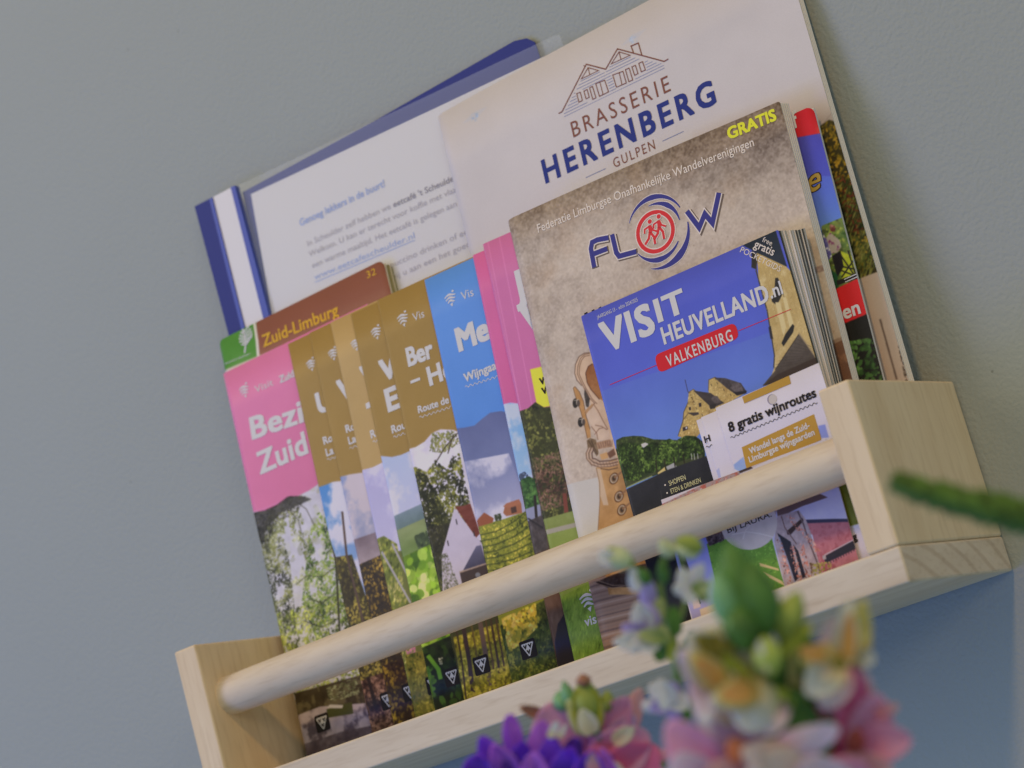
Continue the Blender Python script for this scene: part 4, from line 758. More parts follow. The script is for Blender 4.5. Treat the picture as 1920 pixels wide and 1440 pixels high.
txt(it, 'VIS', *Z6((268, 775), (580, 643)), top=Z6((229, 606))[0], bold=.034, spacing=1.08)
txt(it, 'IT', *Z6((590, 590), (765, 516)), top=Z6((560, 462))[0], bold=.034, spacing=1.1)
txt(it, 'HEUVELLAND', *Z6((626, 722), (1262, 458)), top=Z6((600, 628))[0], bold=.03, spacing=1.07)
txt(it, '.nl', *Z6((1268, 448), (1342, 416)), top=Z6((1248, 372))[0], bold=.02)
RD2 = inkm(180, 40, 48)
stroke(it, [Z6((300, 965), (590, 843)), Z6((1070, 642), (1385, 512))], .0003, RD2, name='rule')
q = [it.uv(*p) for p in Z6((566, 788), (1050, 590), (1078, 682), (594, 896))]
def rounded(Q, r):
    out = []
    for i in range(len(Q)):
        a, b, c_ = Q[i - 1], Q[i], Q[(i + 1) % len(Q)]; d0 = (a - b) / np.linalg.norm(a - b); d1 = (c_ - b) / np.linalg.norm(c_ - b)
        for t in np.linspace(0, 1, 6): out.append(b + d0 * r * (1 - t) ** 2 + d1 * r * t ** 2)
    return out
flat(it, 'red_band', rounded(q, .003), RD2, n=.00012, px=False)
txt(it, 'VALKENBURG', *Z6((650, 858), (1042, 697)), top=Z6((628, 796))[0], spacing=1.2, bold=.015, n=.0002)
txt(it, 'JAARGANG 13 -  editie 2024/2025', *Z6((226, 571), (469, 463)), top=Z6((220, 550))[0])
txt(it, 'free', *Z6((1212, 104), (1268, 131)), cap=.0022, m_=OFF); txt(it, 'gratis', *Z6((1161, 138), (1278, 192)), cap=.0036, m_=OFF, bold=.01); txt(it, 'POCKETGIDS', *Z6((1079, 168), (1318, 288)), cap=.0026, m_=OFF)
YW = inkm(188, 184, 140)
txt(it, 'SHOPPEN', *Z7((534, 724), (640, 683)), top=Z7((528, 692))[0], m_=YW); txt(it, 'ETEN & DRINKEN', *Z7((545, 774), (737, 700)), top=Z7((539, 744))[0], m_=YW)
for p_ in Z7((505, 718), (518, 769)):
    cc_ = it.uv(*p_); flat(it, 'bullet', [cc_ + .0004 * np.array([math.cos(a), math.sin(a)]) for a in np.linspace(0, 5.5, 9)], OFF, px=False)

# --- white wine route cards, three of them, then the low photo card in front
CARDG = 'white cards in front of the pocket guide'
q8 = lambda *p: [(1270 + x / 5.486, 660 + y / 5.486) for x, y in p]
def card(label, q, paint, thick, hole=True):
    o = thing('route_card', label, 'card', CARDG); it = Item(*q, o); c = Canvas(it, (184, 180, 192), pp=6000); paint(c); M = c.material('route_card_print', .4)
    block(it, 'card_sheet', 0, it.w, 0, it.h, -thick, 0, M, PAPER, nu=6, nv=6); return it
def w3(c): c.poly(q8((130, 1000), (262, 1000), (330, 1330), (270, 1340)), (70, 60, 62), (110, 76, 66), noise=20)
it = card('white card furthest left of the white cards before the pocket guide', (.3085, -.0642, SB, 2.94, 3.16, -1.2, .040, .0846), w3, .0003)
flat(it, 'lettering', q8((222, 912), (232, 908), (244, 962), (234, 966)), BLK)
def w2(c): c.poly(q8((360, 1260), (430, 1190), (450, 1290), (380, 1300)), (150, 156, 192)).poly(q8((250, 1000), (262, 1000), (330, 1320), (318, 1330)), (80, 66, 66))
it = card('white card with a letter H, left of the front white route card', (.3115, -.0645, SB, 2.94, 3.16, -1.3, .040, .0850), w2, .0004)
txt(it, 'H', q8((287, 936))[0], q8((347, 912))[0], top=q8((272, 872))[0], m_=BLK, bold=.03)
wavy(it, q8((296, 981), (360, 960)), BLK, .00028, .0004, .0022)
def w1(c):
    c.poly(q8((580, 1160), (680, 1080), (720, 1200), (640, 1230), (590, 1205)), (128, 150, 200), noise=10).poly(q8((1450, 760), (1520, 745), (1560, 880), (1460, 890)), (120, 132, 196))
it = card('front white route card', (.3208, -.0648, SB, 2.94, 3.16, -1.76, .0530, .0864), w1, .0005)
it.obj['label'] = 'front white card reading 8 gratis wijnroutes with gold bands and punched hole'
GM = inkm(160, 126, 56)
prism(it, 'gold_band', q8((668, 461), (1150, 243), (1170, 325), (690, 530)), .0001, .00015, GM)
flat(it, 'gold_band', q8((664, 980), (1405, 640), (1480, 880), (1480, 905), (718, 1230)), GM, n=.00012)
cc_ = it.uv(*q8((978, 487))[0]); HR = .0022
flat(it, 'punched_hole', [cc_ + HR * np.array([math.cos(a), math.sin(a)]) for a in np.linspace(0, 5.98, 20)], mat('hole_behind', ink(172, 164, 158), .7), n=.00012, px=False)
stroke(it, [[cc_ + HR * .97 * np.array([math.cos(a), math.sin(a)]) for a in np.linspace(1.0, 4.6, 20)]], (.0001, .0006, .0001), mat('hole_rim', ink(126, 118, 134), .7), n=.00016, px=False, name='hole_rim')
txt(it, '8 gratis wijnroutes', q8((540, 826))[0], q8((1436, 457))[0], cap=.0041, m_=BLK, bold=.03, n=.0002)
wavy(it, q8((550, 884), (1440, 520)), BLK, .00026, .0004, .0022)
txt(it, 'Wandel langs de Zuid-', q8((752, 1052))[0], q8((1368, 776))[0], cap=.0026, bold=.03, n=.0002); txt(it, 'Limburgse wijngaarden', q8((748, 1140))[0], q8((1420, 850))[0], cap=.0026, bold=.03, n=.0002)
def w4(c): c.poly([(1300, 800), (1660, 860), (1640, 974), (1400, 1040)], (84, 88, 24), (96, 100, 30), noise=12)
it = card('white and olive green card squeezed between the low photo card and the shelf end', (.336, -.0638, SB, 2, 1, 0, .0345, .046), w4, .0003)
txt(it, 'g', (1600, 1014), cap=.0030, m_=BLK, bold=.04)
o = thing('photo_card', 'low photo card with pale disc and vine clad brick house, standing frontmost behind the rail', 'card'); it = Item(.2793, -.0659, SB, 2.13, .96, .79, .0860, .0570, o)
c = Canvas(it, (176, 170, 186), pp=7000); Z9 = lambda *p: [(1220 + x / 4.571, 880 + y / 4.571) for x, y in p]
bk = [(1240, 946), (1330, 902), (1400, 878), (1560, 822), (1600, 930), (1280, 1040)]
c.poly(bk, (140, 124, 130), tex=((150, 84, 78), .52, .1, 10)).dabs([(1240, 946), (1330, 902), (1420, 870), (1430, 900), (1260, 970)], 300, [(150, 140, 150), (140, 76, 70), (110, 96, 100), (172, 160, 166)], .5, .4, ang=20)
c.poly([(1385, 885), (1560, 815), (1566, 850), (1400, 915)], (172, 168, 184)).poly(q8((630, 1190), (730, 1155), (780, 1195), (640, 1250)), (58, 48, 52)).poly(q8((730, 1150), (920, 1080), (940, 1110), (770, 1190)), (160, 150, 160)).poly(q8((1050, 1020), (1160, 985), (1150, 1010), (1060, 1045)), (60, 54, 70)).poly(q8((1330, 890), (1440, 860), (1480, 905), (1380, 905)), (80, 62, 60))
c.poly([(1250, 1030), (1330, 1000), (1400, 1200), (1300, 1200)], (112, 120, 190), (158, 150, 180)).poly([(1245, 1036), (1262, 1034), (1310, 1200), (1290, 1200)], (188, 182, 184)).poly([(1270, 1036), (1280, 1030), (1300, 1090), (1290, 1100)], (44, 40, 46))
c.poly(Z9((320, 1070), (440, 1030), (450, 1050), (330, 1090)), (40, 38, 42)).poly(Z9((345, 1080), (400, 1060), (430, 1180), (370, 1200)), (186, 166, 160), noise=8).line(Z9((400, 1060), (425, 1150)), 2, (40, 38, 44))
c.poly(Z9((420, 1200), (1000, 980), (1160, 1000), (1100, 1200), (440, 1300)), (196, 176, 150))
g_ = Z9((480, 640), (1040, 500), (1180, 1010), (600, 1150)); c.poly(g_, (84, 124, 44)).dabs(g_, 700, [(60, 100, 34), (90, 134, 46), (120, 156, 66)], .5, .4, 30)
c.poly(Z9((930, 800), (1095, 850), (1100, 870), (940, 830)), (176, 160, 110)).poly(Z9((960, 870), (1130, 960), (1150, 1000), (1020, 930)), (180, 164, 120))
c.poly(Z9((470, 580), (620, 530), (630, 610), (500, 660)), (70, 58, 60), noise=50, cell=6)
hs = Z9((1080, 340), (1600, 120), (1690, 400), (1830, 780), (1150, 1010), (1040, 600)); c.poly(hs, (164, 164, 198), (172, 168, 192), noise=6)
c.poly(Z9((1080, 350), (1440, 205), (1520, 240), (1290, 320), (1090, 420)), (92, 74, 72))
c.poly(Z9((1310, 440), (1560, 425), (1690, 425), (1830, 780), (1300, 960), (1400, 700)), (156, 94, 104), (166, 108, 118), noise=10, cell=12, tex=((146, 82, 92), .5, .2, 14))
c.poly(Z9((1310, 432), (1560, 424), (1688, 424), (1694, 450), (1340, 462)), (52, 50, 72))
c.poly(Z9((1480, 750), (1735, 610), (1760, 680), (1500, 805)), (44, 42, 50)).line(Z9((1490, 735), (1735, 606)), 2, (170, 160, 170)).poly(Z9((1470, 740), (1500, 735), (1505, 770), (1478, 775)), (150, 140, 146))
for k_ in range(11): c.line(Z9((1520 + k_ * 22, 800 - k_ * 11), (1524 + k_ * 22, 812 - k_ * 11)), 1.6, (44, 42, 50))
v_ = Z9((1085, 400), (1270, 350), (1330, 430), (1380, 560), (1470, 900), (1240, 970), (1150, 1000), (1060, 620)); c.poly(v_, (150, 136, 142), noise=20, cell=10)
for pts in (Z9((1085, 545), (1200, 620), (1270, 930), (1235, 965)), Z9((1220, 640), (1265, 700), (1330, 920), (1300, 935))): c.poly(pts, (38, 36, 44))
c.poly(Z9((1165, 530), (1300, 415), (1312, 440), (1200, 560), (1172, 560)), (54, 40, 40)).line(Z9((1100, 580), (1180, 800), (1240, 980)), 2, (120, 124, 150))
c.line(Z9((1260, 360), (1310, 470), (1350, 600), (1420, 780), (1460, 900)), 3, (90, 76, 80)).line(Z9((1120, 400), (1150, 500), (1250, 640)), 2, (100, 80, 80)).line(Z9((1380, 560), (1400, 640)), 2.4, (176, 180, 200))
for (x0, y0, x1, y1, nn) in ((1095, 600, 1200, 1000, 60), (1200, 660, 1290, 960, 60), (1280, 640, 1360, 940, 60), (1180, 400, 1290, 520, 40), (1290, 520, 1440, 700, 60)):
    c.dabs(Z9((x0 - 20, y0), (x0 + 30, y0 - 10), (x1 + 20, y1), (x1 - 30, y1 + 10)), nn, [(96, 58, 52), (176, 120, 104), (150, 92, 84), (196, 150, 136)], .42, .8)
c.dabs(Z9((1360, 800), (1560, 790), (1540, 880), (1380, 930)), 90, [(120, 120, 50), (150, 140, 70), (80, 60, 40)], .5, .7)
ct = [Z9((840 + 245 * math.cos(a), 460 + 230 * math.sin(a)))[0] for a in np.linspace(0, 6.2, 40)]; c.poly(ct, (172, 164, 164), noise=8, cell=30)
c.line(Z9((700, 560), (820, 535), (930, 550), (1050, 580)), 1.6, (190, 184, 184)).line(Z9((790, 600), (815, 520), (860, 470)), 1.4, (188, 182, 182))
M = c.material('photo_card_print', .35)
block(it, 'card_sheet', 0, it.w, 0, it.h, -.0004, 0, M, PAPER, nu=6, nv=6)
txt(it, 'BIJ LAURA.', *Z9((664, 548), (1040, 404)), cap=.0026, m_=BLK, sx=.8)
# ------------------------------------------------------------------ flowers in the foreground, out of focus
def petal_mat(name, tip, base, mid=None, rough=.5):
    M = bpy.data.materials.new(name); M.use_nodes = True; nt = M.node_tree; b = nt.nodes['Principled BSDF']; N = nt.nodes.new; L = nt.links.new
    uv = N('ShaderNodeUVMap'); uv.uv_map = 'UVMap'; sp = N('ShaderNodeSeparateXYZ'); L(uv.outputs[0], sp.inputs[0])
    n = N('ShaderNodeTexNoise'); n.inputs['Scale'].default_value = 7; n.inputs['Detail'].default_value = 3; L(uv.outputs[0], n.inputs['Vector'])
    ad = N('ShaderNodeMath'); ad.operation = 'MULTIPLY_ADD'; ad.inputs[1].default_value = .35; L(n.outputs['Fac'], ad.inputs[0]); 
    sb = N('ShaderNodeMath'); sb.operation = 'SUBTRACT'; sb.inputs[1].default_value = .17; L(sp.outputs['Y'], sb.inputs[0]); L(sb.outputs[0], ad.inputs[2])
    r = N('ShaderNodeValToRGB'); e = r.color_ramp.elements; e[0].position = .05; e[0].color = (*base, 1); e[1].position = .66; e[1].color = (*tip, 1)
    if mid: x = e.new(.34); x.color = (*mid, 1)
    L(ad.outputs[0], r.inputs['Fac']); L(r.outputs['Color'], b.inputs['Base Color']); b.inputs['Roughness'].default_value = rough; b.inputs['Specular IOR Level'].default_value = .3
    b.inputs['Subsurface Weight'].default_value = .35; b.inputs['Subsurface Scale'].default_value = .003; b.inputs['Subsurface Radius'].default_value = (1, .6, .4)
    tr = N('ShaderNodeBsdfTranslucent'); L(r.outputs['Color'], tr.inputs['Color']); ms = N('ShaderNodeMixShader'); ms.inputs[0].default_value = .38
    L(b.outputs[0], ms.inputs[1]); L(tr.outputs[0], ms.inputs[2]); L(ms.outputs[0], nt.nodes['Material Output'].inputs['Surface']); return M
fr = random.Random(5); WS = 1.0; zs = .7
UPV = RM[1]; RTV = RM[0]; FW = RM[2]
def dirv(ang, fwd=0.0):
    """direction in the camera's frame: ang in degrees counter-clockwise from the right, fwd towards the lens"""
    a = math.radians(ang); v = RTV * math.cos(a) + UPV * math.sin(a) - FW * fwd; return v / np.linalg.norm(v)
def petal(parent, base, d, nrm, L, Wd, m_, cup=.3, curl=.3, ruf=.05, tipw=.6, th=.00035, name='petal', waves=5):
    Wd = Wd * WS; d = d / np.linalg.norm(d); s_ = np.cross(d, nrm); s_ /= np.linalg.norm(s_); n = np.cross(s_, d); V = []; uvs = []; nu, nv = 12, 14; ph = fr.random() * 6
    for j in range(nv + 1):
        t = j / nv; w = Wd * (max(0, math.sin(math.pi * min(1, t ** (tipw * .95) * .83 + .08))) ** .6 + .03); th_ = curl * t * t
        for i in range(nu + 1):
            q = i / nu * 2 - 1; x = q * w / 2; z = cup * w * (q * q) * .5 + ruf * L * math.sin(q * waves + ph + t * 3) * t * t
            y = L * (t - .12 * q * q * t); c_, s2 = math.cos(th_), math.sin(th_)
            V.append(base + d * (y * c_) + n * (z + y * s2) + s_ * x); uvs.append((i / nu, t))
    k = nu + 1; F = [(j * k + i, j * k + i + 1, (j + 1) * k + i + 1, (j + 1) * k + i) for j in range(nv) for i in range(nu)]
    o = mesh(name, V, F, parent, (m_,), smooth=True); ul = o.data.uv_layers.new(name='UVMap'); li = np.empty(len(o.data.loops), int); o.data.loops.foreach_get('vertex_index', li)
    ul.data.foreach_set('uv', np.array(uvs)[li].ravel()); md = o.modifiers.new('thickness', 'SOLIDIFY'); md.thickness = th; return o
def tube(parent, name, pts, rad, m_, k=10):
    V = []; F = []; uvs = []
    for i, p in enumerate(pts):
        t = (pts[min(i + 1, len(pts) - 1)] - pts[max(i - 1, 0)]); t = t / np.linalg.norm(t); a = np.cross(t, [.3, .2, .9]); a /= np.linalg.norm(a); b = np.cross(t, a)
        for j in range(k): q = 2 * math.pi * j / k; V.append(p + rad[i] * (a * math.cos(q) + b * math.sin(q))); uvs.append((j / k, i / (len(pts) - 1)))
    n = len(pts); F = [(i * k + j, i * k + (j + 1) % k, (i + 1) * k + (j + 1) % k, (i + 1) * k + j) for i in range(n - 1) for j in range(k)] + [tuple(range(k))[::-1], tuple((n - 1) * k + j for j in range(k))]
    o = mesh(name, V, F, parent, (m_,), smooth=True); ul = o.data.uv_layers.new(name='UVMap'); li = np.empty(len(o.data.loops), int); o.data.loops.foreach_get('vertex_index', li)
    ul.data.foreach_set('uv', np.array(uvs)[li].ravel()); return o
def bud(parent, a, b, r, m_, name='bud', k=12, prof=.9):
    r = r * WS; n = 9; pts = [a + (b - a) * i / n for i in range(n + 1)]; rad = [max(r * .05, r * math.sin(math.pi * min(1, (i / n) ** prof * .96 + .03)) ** .75) for i in range(n + 1)]; return tube(parent, name, pts, rad, m_, k)
def stem(parent, P, r0, r1, m_, name='stem'):
    pts = []; n = len(P)
    for i in range(n - 1):
        a, b = P[i], P[i + 1]; p0 = P[max(i - 1, 0)]; p3 = P[min(i + 2, n - 1)]
        for t in np.linspace(0, 1, 7)[:-1 if i < n - 2 else None]:
            pts.append(.5 * ((2 * a) + (b - p0) * t + (2 * p0 - 5 * a + 4 * b - p3) * t * t + (-p0 + 3 * a - 3 * b + p3) * t ** 3))
    return tube(parent, name, pts, list(np.linspace(r0, r1, len(pts))), m_, 8)
def inkp(r, g, b): return ink(r, g, b, .46)
CRMP = petal_mat('cream_petal', inkp(196, 184, 168), inkp(150, 140, 46), inkp(176, 128, 70)); PNKP = petal_mat('pink_petal', inkp(210, 128, 140), inkp(196, 96, 116), inkp(196, 100, 120))
PALP = petal_mat('pale_pink_petal', inkp(206, 176, 176), inkp(176, 110, 100), inkp(200, 140, 146)); CORP = petal_mat('coral_petal', inkp(206, 116, 122), inkp(200, 150, 130), inkp(196, 92, 104))
PURP = petal_mat('purple_petal', inkp(84, 52, 184), inkp(70, 40, 140), inkp(72, 44, 160)); PUR2 = petal_mat('violet_petal', inkp(112, 76, 190), inkp(84, 44, 130), inkp(84, 50, 160))
LILP = petal_mat('lilac_petal', inkp(166, 164, 206), inkp(150, 158, 130), inkp(158, 158, 192)); WHLP = petal_mat('white_lilac_petal', inkp(184, 196, 210), inkp(140, 150, 112), inkp(164, 172, 180))
YELP = petal_mat('yellow_lip', inkp(196, 168, 150), inkp(180, 150, 90), inkp(188, 160, 110))
OLVP = petal_mat('olive_throat', inkp(150, 140, 50), inkp(120, 124, 46)); ORGP = petal_mat('orange_throat', inkp(184, 138, 84), inkp(160, 140, 50))
G1 = mat('green_bud', inkp(56, 88, 38), .5, .3, vary=.35, bscale=120); G2 = mat('light_green_bud', inkp(108, 120, 56), .5, .3, vary=.25, bscale=120); GB = mat('bud_lime', inkp(120, 134, 62), .5, .3, vary=.25, bscale=150); OLG = mat('olive_leaf', inkp(120, 126, 44), .5, .3, vary=.2, bscale=100)
G3 = mat('blue_green_leaf', inkp(84, 122, 84), .5, .4, vary=.3, bscale=90)
G4 = mat('pale_bud', inkp(140, 148, 116), .5, .3, vary=.2, bscale=150); STM = mat('flower_stem', inkp(84, 104, 56), .55, .3, vary=.25, bscale=200); RDT = mat('brown_bud_tip', inkp(112, 78, 60), .6)
TN = -FW
def bloom(parent, px, py, z, petals, throat=None):
    c_ = wp(px, py, z)
    if throat: bud(parent, wp(*throat[0], z), wp(*throat[1], z), throat[2], throat[3], 'flower_tube')
    for (ang, fw, L, W_, m_, cup, curl) in petals: petal(parent, c_ + TN * fr.uniform(-.001, .002), dirv(ang, fw), TN, L, W_, m_, cup, curl, .07)
_pm = {}
def pc(tip, base=None):                          # petal colours as they look in the photograph's light
    k_ = (tip, base)
    if k_ not in _pm: _pm[k_] = petal_mat('petal_%d_%d_%d' % tip, ink(*tip, .40), ink(*(base or tuple(int(c * .86) for c in tip)), .40))
    return _pm[k_]
def P_(x, y, dz=0): return wp(x, y, zs + dz)
def pet(root, rows, name='petal', cup=.45, ruf=.035):
    for (x0, y0, x1, y1, wpx, m_, dz0, dz1) in rows:
        A, B = P_(x0, y0, dz0), P_(x1, y1, dz1); L_ = np.linalg.norm(B - A)
        broad = m_ in BROAD; petal(root, A, B - A, TN, L_, wpx * zs / FPX * (1.3 if broad else 1.05), m_, cup * fr.choice((1, 1, -1)) * (.7 if broad else 1), fr.uniform(-.15, .25), ruf * (.7 if broad else 1.6), tipw=.85, waves=fr.choice((2.6, 4.5)), name=name)
def rebase(root):                                # children were built in world coordinates
    bpy.context.view_layer.update(); inv = Matrix.Translation(-Vector(root.location))
    for ch in root.children:
        if ch.type == 'MESH' and ch.data.users == 1: ch.data.transform(inv)
BROAD = (); CR = pc((198, 180, 158), (184, 152, 116)); CP = pc((196, 152, 160), (184, 124, 130)); OL = pc((116, 106, 46), (96, 96, 42)); OR = pc((166, 126, 78), (156, 120, 62)); YC = pc((164, 156, 108), (146, 124, 70))
PD = pc((190, 88, 124), (172, 66, 98)); PM = pc((206, 122, 148), (194, 98, 124)); PL = pc((204, 150, 168), (200, 124, 148)); PV = pc((204, 140, 174), (196, 116, 152)); DR = pc((112, 54, 50), (90, 40, 40)); PE = pc((198, 150, 144), (192, 122, 124)); SA = pc((206, 128, 132), (196, 100, 116))
BROAD = (PD, PM, PL, PV, SA, PE)
# the large snapdragon
WS = 1.0; zs = .655; sn = thing('snapdragon', 'tall snapdragon with green bud tip and cream and pink blooms, largest flower in front', 'flower', loc=tuple(wp(1480, 1900, zs)))
stem(sn, [P_(1470, 1900, .01), P_(1480, 1600, .008), P_(1470, 1380, .006), P_(1430, 1200, .004), P_(1395, 1080, .002)], .0028, .0012, STM)
bud(sn, P_(1420, 1215), P_(1366, 1016), .0066, G1); bud(sn, P_(1440, 1195, -.003), P_(1404, 1050, -.003), .0054, G1); bud(sn, P_(1372, 1175, -.003), P_(1344, 1070, -.003), .0040, G3)
bud(sn, P_(1400, 1220, -.005), P_(1380, 1130, -.005), .0050, G1); bud(sn, P_(1380, 1200, -.006), P_(1376, 1145, -.006), .0028, G3)
bud(sn, P_(1462, 1200, .002), P_(1498, 1108, .002), .0042, G2); bud(sn, P_(1444, 1180, -.002), P_(1456, 1130, -.002), .0028, G2)
bud(sn, P_(1446, 1268, -.009), P_(1432, 1192, -.009), .0040, GB); pet(sn, ((1440, 1262, 1424, 1200, 14, CR, -.0125, -.0125),), 'bud_scale')
pet(sn, ((1460, 1300, 1520, 1190, 60, G1, .004, .002), (1480, 1380, 1402, 1262, 80, G1, .004, .001), (1500, 1400, 1556, 1290, 70, G1, .005, .003), (1450, 1330, 1400, 1200, 60, G1, .003, 0), (1470, 1420, 1484, 1280, 90, G1, .006, .004), (1500, 1240, 1478, 1160, 56, G1, .003, .003),
    (1520, 1400, 1480, 1290, 60, G1, .002, -.002), (1420, 1300, 1352, 1226, 36, OLG, -.003, -.004), (1480, 1330, 1440, 1290, 40, OLG, -.004, -.004), (1540, 1420, 1556, 1340, 40, G1, 0, -.002), (1470, 1230, 1520, 1170, 36, OLG, .001, .0)), 'leaf', .35, .03)
pet(sn, ((1440, 1380, 1300, 1300, 120, CP, .006, .004), (1420, 1330, 1290, 1220, 120, CR, .004, .003), (1470, 1440, 1420, 1300, 120, OLG, .008, .006), (1500, 1420, 1530, 1250, 110, G1, .009, .008), (1540, 1330, 1500, 1200, 90, YC, .006, .004), (1600, 1330, 1580, 1230, 80, CP, .006, .005), (1560, 1500, 1590, 1300, 130, PM, .010, .008), (1400, 1540, 1370, 1370, 180, PV, .010, .008), (1500, 1560, 1490, 1400, 200, PL, .011, .009)))
pet(sn, ((1410, 1290, 1280, 1176, 92, CR, .001, -.003), (1400, 1240, 1330, 1168, 56, CR, .002, -.001), (1400, 1330, 1266, 1215, 66, CP, -.001, -.006), (1310, 1262, 1326, 1356, 44, CP, -.004, -.007), (1440, 1290, 1330, 1318, 64, CR, -.004, -.008), (1440, 1280, 1392, 1372, 92, CR, -.005, -.010), (1450, 1310, 1440, 1378, 60, CP, -.003, -.008)))
pet(sn, ((1360, 1296, 1292, 1222, 52, YC, -.007, -.009), (1424, 1290, 1340, 1312, 56, YC, -.010, -.0115), (1370, 1226, 1300, 1188, 56, YC, -.004, -.006)), 'throat', .2, .02)
pet(sn, ((1352, 1216, 1308, 1196, 40, OL, -.006, -.008), (1370, 1236, 1338, 1200, 34, OL, -.006, -.008), (1350, 1282, 1302, 1232, 34, OR, -.009, -.011), (1410, 1292, 1350, 1306, 36, OR, -.0125, -.0135), (1406, 1270, 1384, 1290, 34, OL, -.011, -.0125)), 'throat', .2, .02)
bud(sn, P_(1326, 1358, -.012), P_(1320, 1336, -.012), .0014, pc((216, 206, 214)), 'petal_tip')
pet(sn, ((1604, 1250, 1616, 1116, 44, YC, .002, .0), (1606, 1232, 1642, 1234, 34, CR, .001, -.001), (1545, 1250, 1560, 1150, 30, CP, .002, .0), (1575, 1252, 1596, 1126, 44, CR, -.001, -.003), (1580, 1240, 1494, 1236, 56, YC, -.003, -.007), (1570, 1240, 1506, 1304, 66, CR, -.003, -.008), (1580, 1250, 1540, 1330, 60, CP, -.002, -.006), (1600, 1220, 1628, 1180, 26, YC, -.001, -.002)))
pet(sn, ((1590, 1236, 1592, 1150, 22, OR, -.006, -.007), (1548, 1228, 1500, 1218, 30, OR, -.010, -.0115), (1585, 1250, 1560, 1236, 22, OL, -.008, -.009)), 'throat', .2, .02)
pet(sn, ((1590, 1450, 1592, 1246, 92, PD, .006, .002), (1620, 1450, 1638, 1290, 70, PM, .006, .004), (1640, 1340, 1684, 1322, 16, SA, .002, .0), (1610, 1400, 1712, 1380, 56, PM, .003, .0), (1590, 1480, 1668, 1430, 90, SA, .001, -.002), (1560, 1520, 1610, 1420, 100, PM, .0, -.004), (1560, 1400, 1552, 1300, 56, PD, .003, .0)))
pet(sn, ((1600, 1412, 1608, 1366, 34, DR, -.004, -.005),), 'throat', .2, .02)
pet(sn, ((1360, 1500, 1256, 1352, 84, PM, .005, .0), (1330, 1520, 1262, 1400, 84, PL, .003, -.001), (1420, 1440, 1350, 1350, 70, PV, .004, .001), (1450, 1440, 1400, 1362, 60, PV, .004, .001), (1420, 1540, 1330, 1430, 110, SA, .0, -.003)))
pet(sn, ((1395, 1425, 1370, 1385, 40, pc((170, 104, 76)), -.004, -.005),), 'throat', .2, .02)
pet(sn, ((1500, 1430, 1380, 1404, 52, PE, -.005, -.010), (1440, 1430, 1574, 1360, 50, PL, -.006, -.011), (1480, 1520, 1450, 1402, 110, PE, -.006, -.011), (1560, 1540, 1520, 1416, 110, PL, -.005, -.009)))
rebase(sn)
# coral snapdragon, middle
zs = .83; cs = thing('snapdragon', 'coral pink snapdragon with yellow green bud, between the purple flower and the large snapdragon', 'flower', loc=tuple(wp(1110, 1750, zs)))
stem(cs, [P_(1110, 1750, .01), P_(1110, 1560, .01), P_(1108, 1400, .008), P_(1098, 1340, .004)], .0022, .0012, STM)
bud(cs, P_(1106, 1372, -.002), P_(1094, 1272, -.002), .0050, G2, prof=1.2)
pet(cs, ((1104, 1378, 1080, 1292, 34, OLG, -.004, -.004), (1108, 1378, 1112, 1288, 34, OLG, -.004, -.004), (1102, 1376, 1094, 1278, 34, pc((150, 150, 84)), -.006, -.006), (1090, 1376, 1066, 1310, 26, pc((168, 166, 110)), -.003, -.004), (1112, 1378, 1128, 1316, 26, pc((168, 166, 110)), -.003, -.004)), 'sepal', .5, .03); bud(cs, P_(1096, 1288, -.005), P_(1092, 1263, -.005), .0026, RDT, 'bud_tip'); bud(cs, P_(1072, 1325, -.002), P_(1056, 1276, -.002), .0022, G3); bud(cs, P_(1058, 1334, .001), P_(1046, 1296, .001), .0030, G3); bud(cs, P_(1136, 1336, .0), P_(1140, 1294, .0), .0026, G2)
pet(cs, ((1112, 1376, 1090, 1330, 34, pc((180, 174, 150)), -.008, -.008), (1124, 1390, 1112, 1335, 12, G1, -.006, -.005)), 'bud_scale', .3, .02)
pet(cs, ((1022, 1342, 974, 1326, 20, RDT, .002, .0),), 'leaf', .3, .02)
pet(cs, ((1070, 1440, 1030, 1316, 96, PM, .004, .001), (1090, 1430, 1072, 1330, 60, PL, .005, .003), (1110, 1420, 1178, 1300, 52, PM, .003, .0), (1160, 1400, 1202, 1288, 36, SA, .003, .001), (1130, 1420, 1190, 1340, 40, PV, .0, -.002)))
pet(cs, ((1130, 1500, 1120, 1390, 80, PD, .0, -.003), (1120, 1440, 1216, 1372, 76, PM, -.003, -.006), (1140, 1470, 1236, 1404, 76, PD, -.004, -.008), (1200, 1520, 1216, 1420, 80, PM, -.003, -.006), (1234, 1426, 1256, 1402, 14, SA, -.004, -.005), (1150, 1392, 1190, 1364, 26, pc((198, 170, 140)), -.008, -.009), (1140, 1520, 1146, 1428, 74, pc((206, 170, 156)), -.009, -.012)))
rebase(cs)
